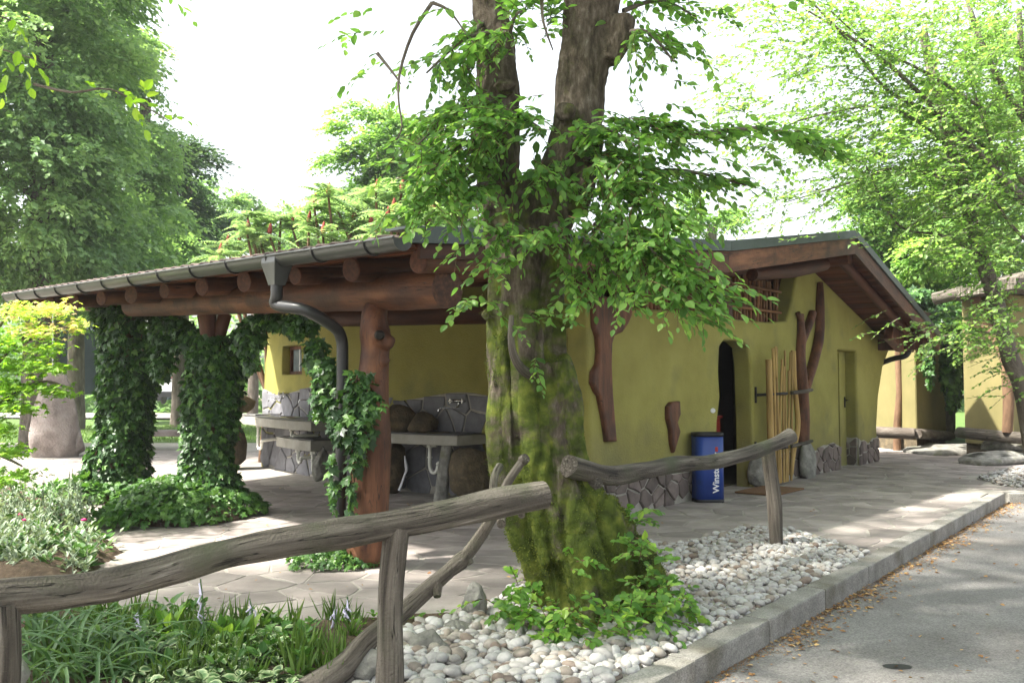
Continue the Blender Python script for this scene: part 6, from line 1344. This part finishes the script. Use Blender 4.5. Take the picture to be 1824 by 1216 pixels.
# right-hand hornbeam with long arching branches
RT = empty('arching_tree', tuple(G(1830, 845)), 'leaning tree at the right with long arching branches sweeping left across the sky', 'tree')
mb = MB(); YR = 13.5
def tp_(pts, r0, r1, seg=10, Y=YR): s_ = smooth_path([W(x, y, Y+dy) for x, y, dy in pts], 26); mb.tube(s_, list(np.linspace(r0, r1, len(s_))), seg, wob=.06); return s_
brs = []
tp_([(1850, 860, 0), (1822, 690, 0), (1800, 640, 0), (1775, 540, 0), (1740, 430, .1), (1715, 330, .2), (1690, 250, .4), (1665, 150, .6), (1645, 60, .8)], .14, .07, 14)
for pts, r0, r1 in (([(1850, 380, -.5), (1780, 310, -.6), (1700, 230, -.6), (1600, 130, -.8), (1520, 70, -.9), (1440, 20, -1)], .055, .012), ([(1840, 370, -.2), (1790, 340, -.2), (1770, 270, -.3), (1740, 180, -.3), (1718, 100, -.3)], .035, .012), ([(1830, 220, .3), (1790, 160, .2), (1750, 80, .1), (1720, -10, .1)], .06, .03), ([(1835, 240, .2), (1820, 120, .2), (1815, 20, .2)], .05, .04),
                     ([(1760, 200, -.4), (1650, 130, -.5), (1550, 80, -.7), (1480, 20, -.9)], .03, .008), ([(1720, 330, .1), (1600, 300, -.3), (1500, 330, -.6), (1400, 360, -.8)], .03, .006), ([(1730, 300, 0), (1640, 220, -.4), (1560, 190, -.7), (1440, 210, -1), (1380, 235, -1.1)], .03, .006), ([(1830, 330, 0), (1740, 250, -.2), (1660, 200, -.4), (1580, 160, -.6), (1500, 60, -.8), (1420, -20, -.9)], .04, .012),
                     ([(1760, 460, .1), (1680, 420, -.2), (1600, 400, -.4), (1540, 290, -.6)], .03, .008), ([(1800, 600, -.1), (1740, 590, -.6), (1690, 600, -.9)], .016, .005), ([(1850, 450, 0), (1800, 400, -.3), (1760, 350, -.5), (1680, 350, -.8)], .03, .008)):
    brs.append((tp_(pts, r0, r1, 8), 1))
mb.build('trunk', M['bark'], RT, smooth=True)
O, D = [], []
for s_, _ in brs:
    for i in range(95):
        t = rng.random()**.7; j = int(t*(len(s_)-2)); c = np.array(s_[j]); dr = norm(np.array(s_[j+1])-c); O.append(c + rng.normal(0, 1, 3)*np.array([.42, .35, .18])); D.append(dr*.8 + rng.normal(0, .6, 3)*(1, 1, .3))
ex = [(1330, 180, 60, 60, 34), (1400, 90, 80, 60, 40), (1300, 160, 40, 60, 20), (1500, 60, 120, 60, 80), (1660, 60, 130, 70, 170), (1780, 60, 80, 90, 130), (1600, 170, 110, 50, 90), (1720, 200, 100, 80, 190), (1800, 300, 60, 120, 200), (1600, 280, 90, 50, 120), (1440, 200, 100, 30, 40), (1520, 250, 100, 40, 50), (1690, 340, 110, 70, 230), (1760, 450, 70, 60, 130), (1350, 20, 70, 30, 26), (1420, 330, 110, 30, 34), (1720, 600, 60, 14, 18), (1800, 560, 40, 60, 60), (1810, 670, 30, 30, 20), (1370, 400, 60, 22, 14), (1460, 130, 60, 40, 34)]
for (x, y, rx, ry, n) in ex:
    for i in range(n): O.append(W(x+rng.normal(0, rx*.55), y+rng.normal(0, ry*.55), YR-.3+rng.normal(0, .8))); D.append((-.7+rng.normal(0, .5), rng.normal(0, .6), rng.normal(-.05, .25)))
P, Dr, N, S, tw = sprays(np.array(O), np.array(D), rng.uniform(.35, .65, len(O)), 11, .085, droop=.18)
foliage(RT, P, Dr, N, S, T_KITE, M['lighttree'], n_ind=200); twig_mesh('twigs', tw, .005, M['bark'], RT)
# near leaves of an overhanging branch at the top left
ob = empty('overhanging_tree', (-10.5, 3.2, 0), 'tree left of the camera whose bright green twigs hang into the top left corner', 'tree'); bb_ = MB()
for pts in ([(-120, 20), (-20, 25), (40, 45)], [(-120, 60), (-10, 85), (60, 105)], [(60, 150), (130, 165), (200, 160), (300, 215)]): s_ = smooth_path([W(x, y, 6) for x, y in pts], 10); bb_.tube(s_, list(np.linspace(.012, .004, len(s_))), 5)
bb_.build('twig', M['bark'], ob, smooth=True); O = [W(x, y, 6+rng.normal(0, .15)) for x, y in ((-10, 20), (20, 30), (-15, 75), (10, 75), (30, 85), (50, 100), (15, 105), (195, 160), (225, 165), (265, 195), (290, 205), (190, 180))]
P, Dr, N, S, tw = sprays(np.array(O), rng.normal(0, .6, (len(O), 3))+(.5, 0, -.2), .22, 6, .085); foliage(ob, P, Dr, N, S, T_OVATE, M['maple'], rnd=rng.uniform(.3, .75, len(P)), n_ind=72)
c = norm(rng.normal(size=(1500, 3)))*rng.random((1500, 1))**.4*np.array([3.2, 2.7, 1.6]) + np.array([-8.6, 3.3, 8.2]); P, Dr, N, S, tw = sprays(c, rng.normal(0, 1, (len(c), 3))*(1, 1, .3), .5, 9, .15); foliage(ob, P, Dr, N, S, T_KITE, M['leaf'], stuff='shade_crown')  # unseen crown, added and thinned to dapple the front paving with shade
MB().tube([(-10.5, 3.2, -.1), (-10.3, 3.4, 3), (-9.6, 3.9, 6), (-8.6, 4.4, 8.4)], [.24, .2, .16, .08], 12, wob=.05).build('trunk', M['bark'], ob, smooth=True)
# ------------------------------------------------------------------ sumacs with pinnate leaves and red cones
def sumac(label, base, heads, Y):
    t = empty('sumac', (*gb(base, Y), 0), label, 'tree', None); mb = MB(); P, D, N, S = [], [], [], []; rc = []
    root = np.array([*gb(base, Y), 0.]); 
    for (x, y, cone) in heads:
        c = W(x, y, Y+rng.normal(0, .5)); mb.tube(smooth_path([root+rng.normal(0, .2, 3)*(1, 1, 0), (root+c)/2+rng.normal(0, .3, 3), c], 10), list(np.linspace(.07, .02, 11)), 7)
        for k in range(13):
            a = rng.uniform(0, 6.283); el = rng.uniform(-.15, .75); l = rng.uniform(.45, .75); d = np.array([math.cos(a)*math.cos(el), math.sin(a)*math.cos(el), math.sin(el)]); sd_ = norm(np.cross(d, (0, 0, 1.0))); path = []
            for q in range(12):
                tt_ = (q+1)/12; p = c + d*l*tt_ - np.array([0, 0, .45*l*tt_*tt_]); path.append(p)
                for sg in (-1, 1): P.append(p); D.append(sd_*sg+d*.35-np.array([0, 0, .35])); N.append(np.array([0, 0, 1.0])+sd_*sg*.3+rng.normal(0, .1, 3)); S.append(.155*math.sin(math.pi*(tt_*.75+.2))*rng.uniform(.9, 1.1))
            rc.append([c]+path[::4]+[path[-1]])
        if cone:
            b = c+(0, 0, .02); MB().tube([b, b+(0, 0, .04), b+(.01, 0, .11), b+(.02, 0, .19), b+(.02, 0, .23)], [.02, .045, .04, .025, .01], 9, wob=.12).build('flower_cone', M['cone'], t, smooth=True)
    mb.build('trunk', M['bark_brown'], t, smooth=True); foliage(t, P, D, N, S, (T_KITE[0]*np.array([.62, 1, 1]), T_KITE[1]), M['sumac'], stuff='crown')
    A = list(zip(*rc)); twig_mesh('leaf_stalks', [np.array(a) for a in A], .008, M['sumac'], t)
sumac('sumac with red cones above the middle of the left eave', 520, [(405, 438, 1), (440, 415, 1), (455, 400, 0), (425, 440, 1), (480, 420, 1), (392, 455, 1), (460, 440, 0), (520, 405, 1), (530, 430, 0), (500, 390, 0), (440, 385, 0)], 17.5)
sumac('tallest sumac with red cones, left of the mossy tree', 620, [(560, 370, 1), (585, 350, 1), (600, 400, 0), (575, 420, 1), (630, 395, 1), (640, 360, 0), (550, 400, 1), (610, 430, 0), (660, 405, 1), (600, 372, 0)], 16.0)
sumac('sumac nearest the gutter corner, partly behind the mossy tree', 720, [(670, 345, 1), (700, 380, 1), (715, 345, 1), (690, 395, 1), (740, 350, 1), (745, 400, 0), (705, 410, 0), (770, 380, 1), (680, 420, 1), (730, 415, 0)], 14.8)
# vine between the annexes
ivy('dark vine curtain in the gap between the two annexes', blobs([(1697, 640, 21.5, 20, 95, .4, 4), (1690, 560, 21.3, 45, 22, .5, 3), (1672, 575, 20.5, 40, 18, .4, 2), (1655, 640, 20, 7, 50, .1, .5), (1640, 530, 20.5, 40, 16, .5, 2)]), 2600, .17, n_ind=0, name='vine', cat='vine')
# ------------------------------------------------------------------ leaf litter in the gutter of the road, a little on the paving
n = 2600; s_ = rng.random(n)*10.6+.0; cl_ = .55+.45*np.sin(s_*3.1+1)*np.sin(s_*1.3); keep = rng.random(n) < np.clip(cl_, .12, 1); s_ = s_[keep]; off = np.abs(rng.normal(0, .13, len(s_)))+.01
P = K0[None]-KD[None]*.3 + KD[None]*s_[:, None] + KN[None]*off[:, None]; P[:, 2] = -.112; n = len(P)
P2 = np.array([G(rng.uniform(1150, 1820), rng.uniform(860, 1216), -.12) for _ in range(130)]); P2 = P2[(P2-K0)@KN > .05]; P2[:, 2] = -.112
P3 = np.array([G(rng.uniform(380, 1750), rng.uniform(850, 1090)) for _ in range(150)]); P3 = P3[(P3-K0)@KN < -.2]; P3[:, 2] = .021
P = np.concatenate([P, P2, P3]); n = len(P); a = rng.uniform(0, 6.283, n)
gn_ = 9000; gs = rng.random(gn_)*10.4; go = np.abs(rng.normal(0, .07, gn_))*(1+.6*np.sin(gs*4)); gp = K0[None]+KD[None]*(gs[:, None]-.3)+KN[None]*(go[:, None]+.004); gp[:, 2] = -.117
grt = empty('kerbside_grit', tuple(K0*(1, 1, 0)), kind='stuff'); foliage(grt, gp, rng.normal(0, 1, (gn_, 3))*(1, 1, .3), rng.normal(0, .5, (gn_, 3))+(0, 0, 1), rng.uniform(.004, .011, gn_), T_KITE, M['litter'], rnd=rng.random(gn_)*.5, stuff='kerbside_grit')
leaf_litter = empty('leaf_litter', tuple(K0*(1, 1, 0)), kind='stuff'); foliage(leaf_litter, P, np.stack([np.cos(a), np.sin(a), rng.normal(.05, .15, n)], 1), np.stack([rng.normal(0, .3, n), rng.normal(0, .3, n), np.ones(n)], 1), rng.uniform(.018, .048, n), T_KITE, M['litter'], stuff='leaf_litter')
# grass tufts on the near edge of the lawn
P0 = np.stack([rng.uniform(-22, -5, 9000), rng.uniform(24, 34, 9000), np.full(9000, .0)], 1); lt = empty('lawn_grass', (-12, 27, 0), kind='stuff'); foliage(lt, P0, rng.normal(0, .35, P0.shape)+(0, 0, 1), rng.normal(0, 1, P0.shape), rng.uniform(.06, .14, 9000), (T_KITE[0]*np.array([.3, 1, 1]), T_KITE[1]), M['grassblade'], stuff='lawn_grass')
# ------------------------------------------------------------------ thin scattering volume, added to stand in for lens glare
hz = MB().box((0, 60, 19), (110, 75, 20.5)).build('glare_haze', M['glass'], kind='stuff'); hz.data.materials.clear()
hm = bpy.data.materials.new('glare_haze'); hm.use_nodes = True; hm.node_tree.nodes.clear(); ho = hm.node_tree.nodes.new('ShaderNodeOutputMaterial'); hv = hm.node_tree.nodes.new('ShaderNodeVolumePrincipled')
hv.inputs['Color'].default_value = (.95, .97, 1, 1); hv.inputs['Density'].default_value = .0008; hv.inputs['Anisotropy'].default_value = .3; hm.node_tree.links.new(hv.outputs[0], ho.inputs['Volume']); hz.data.materials.append(hm)
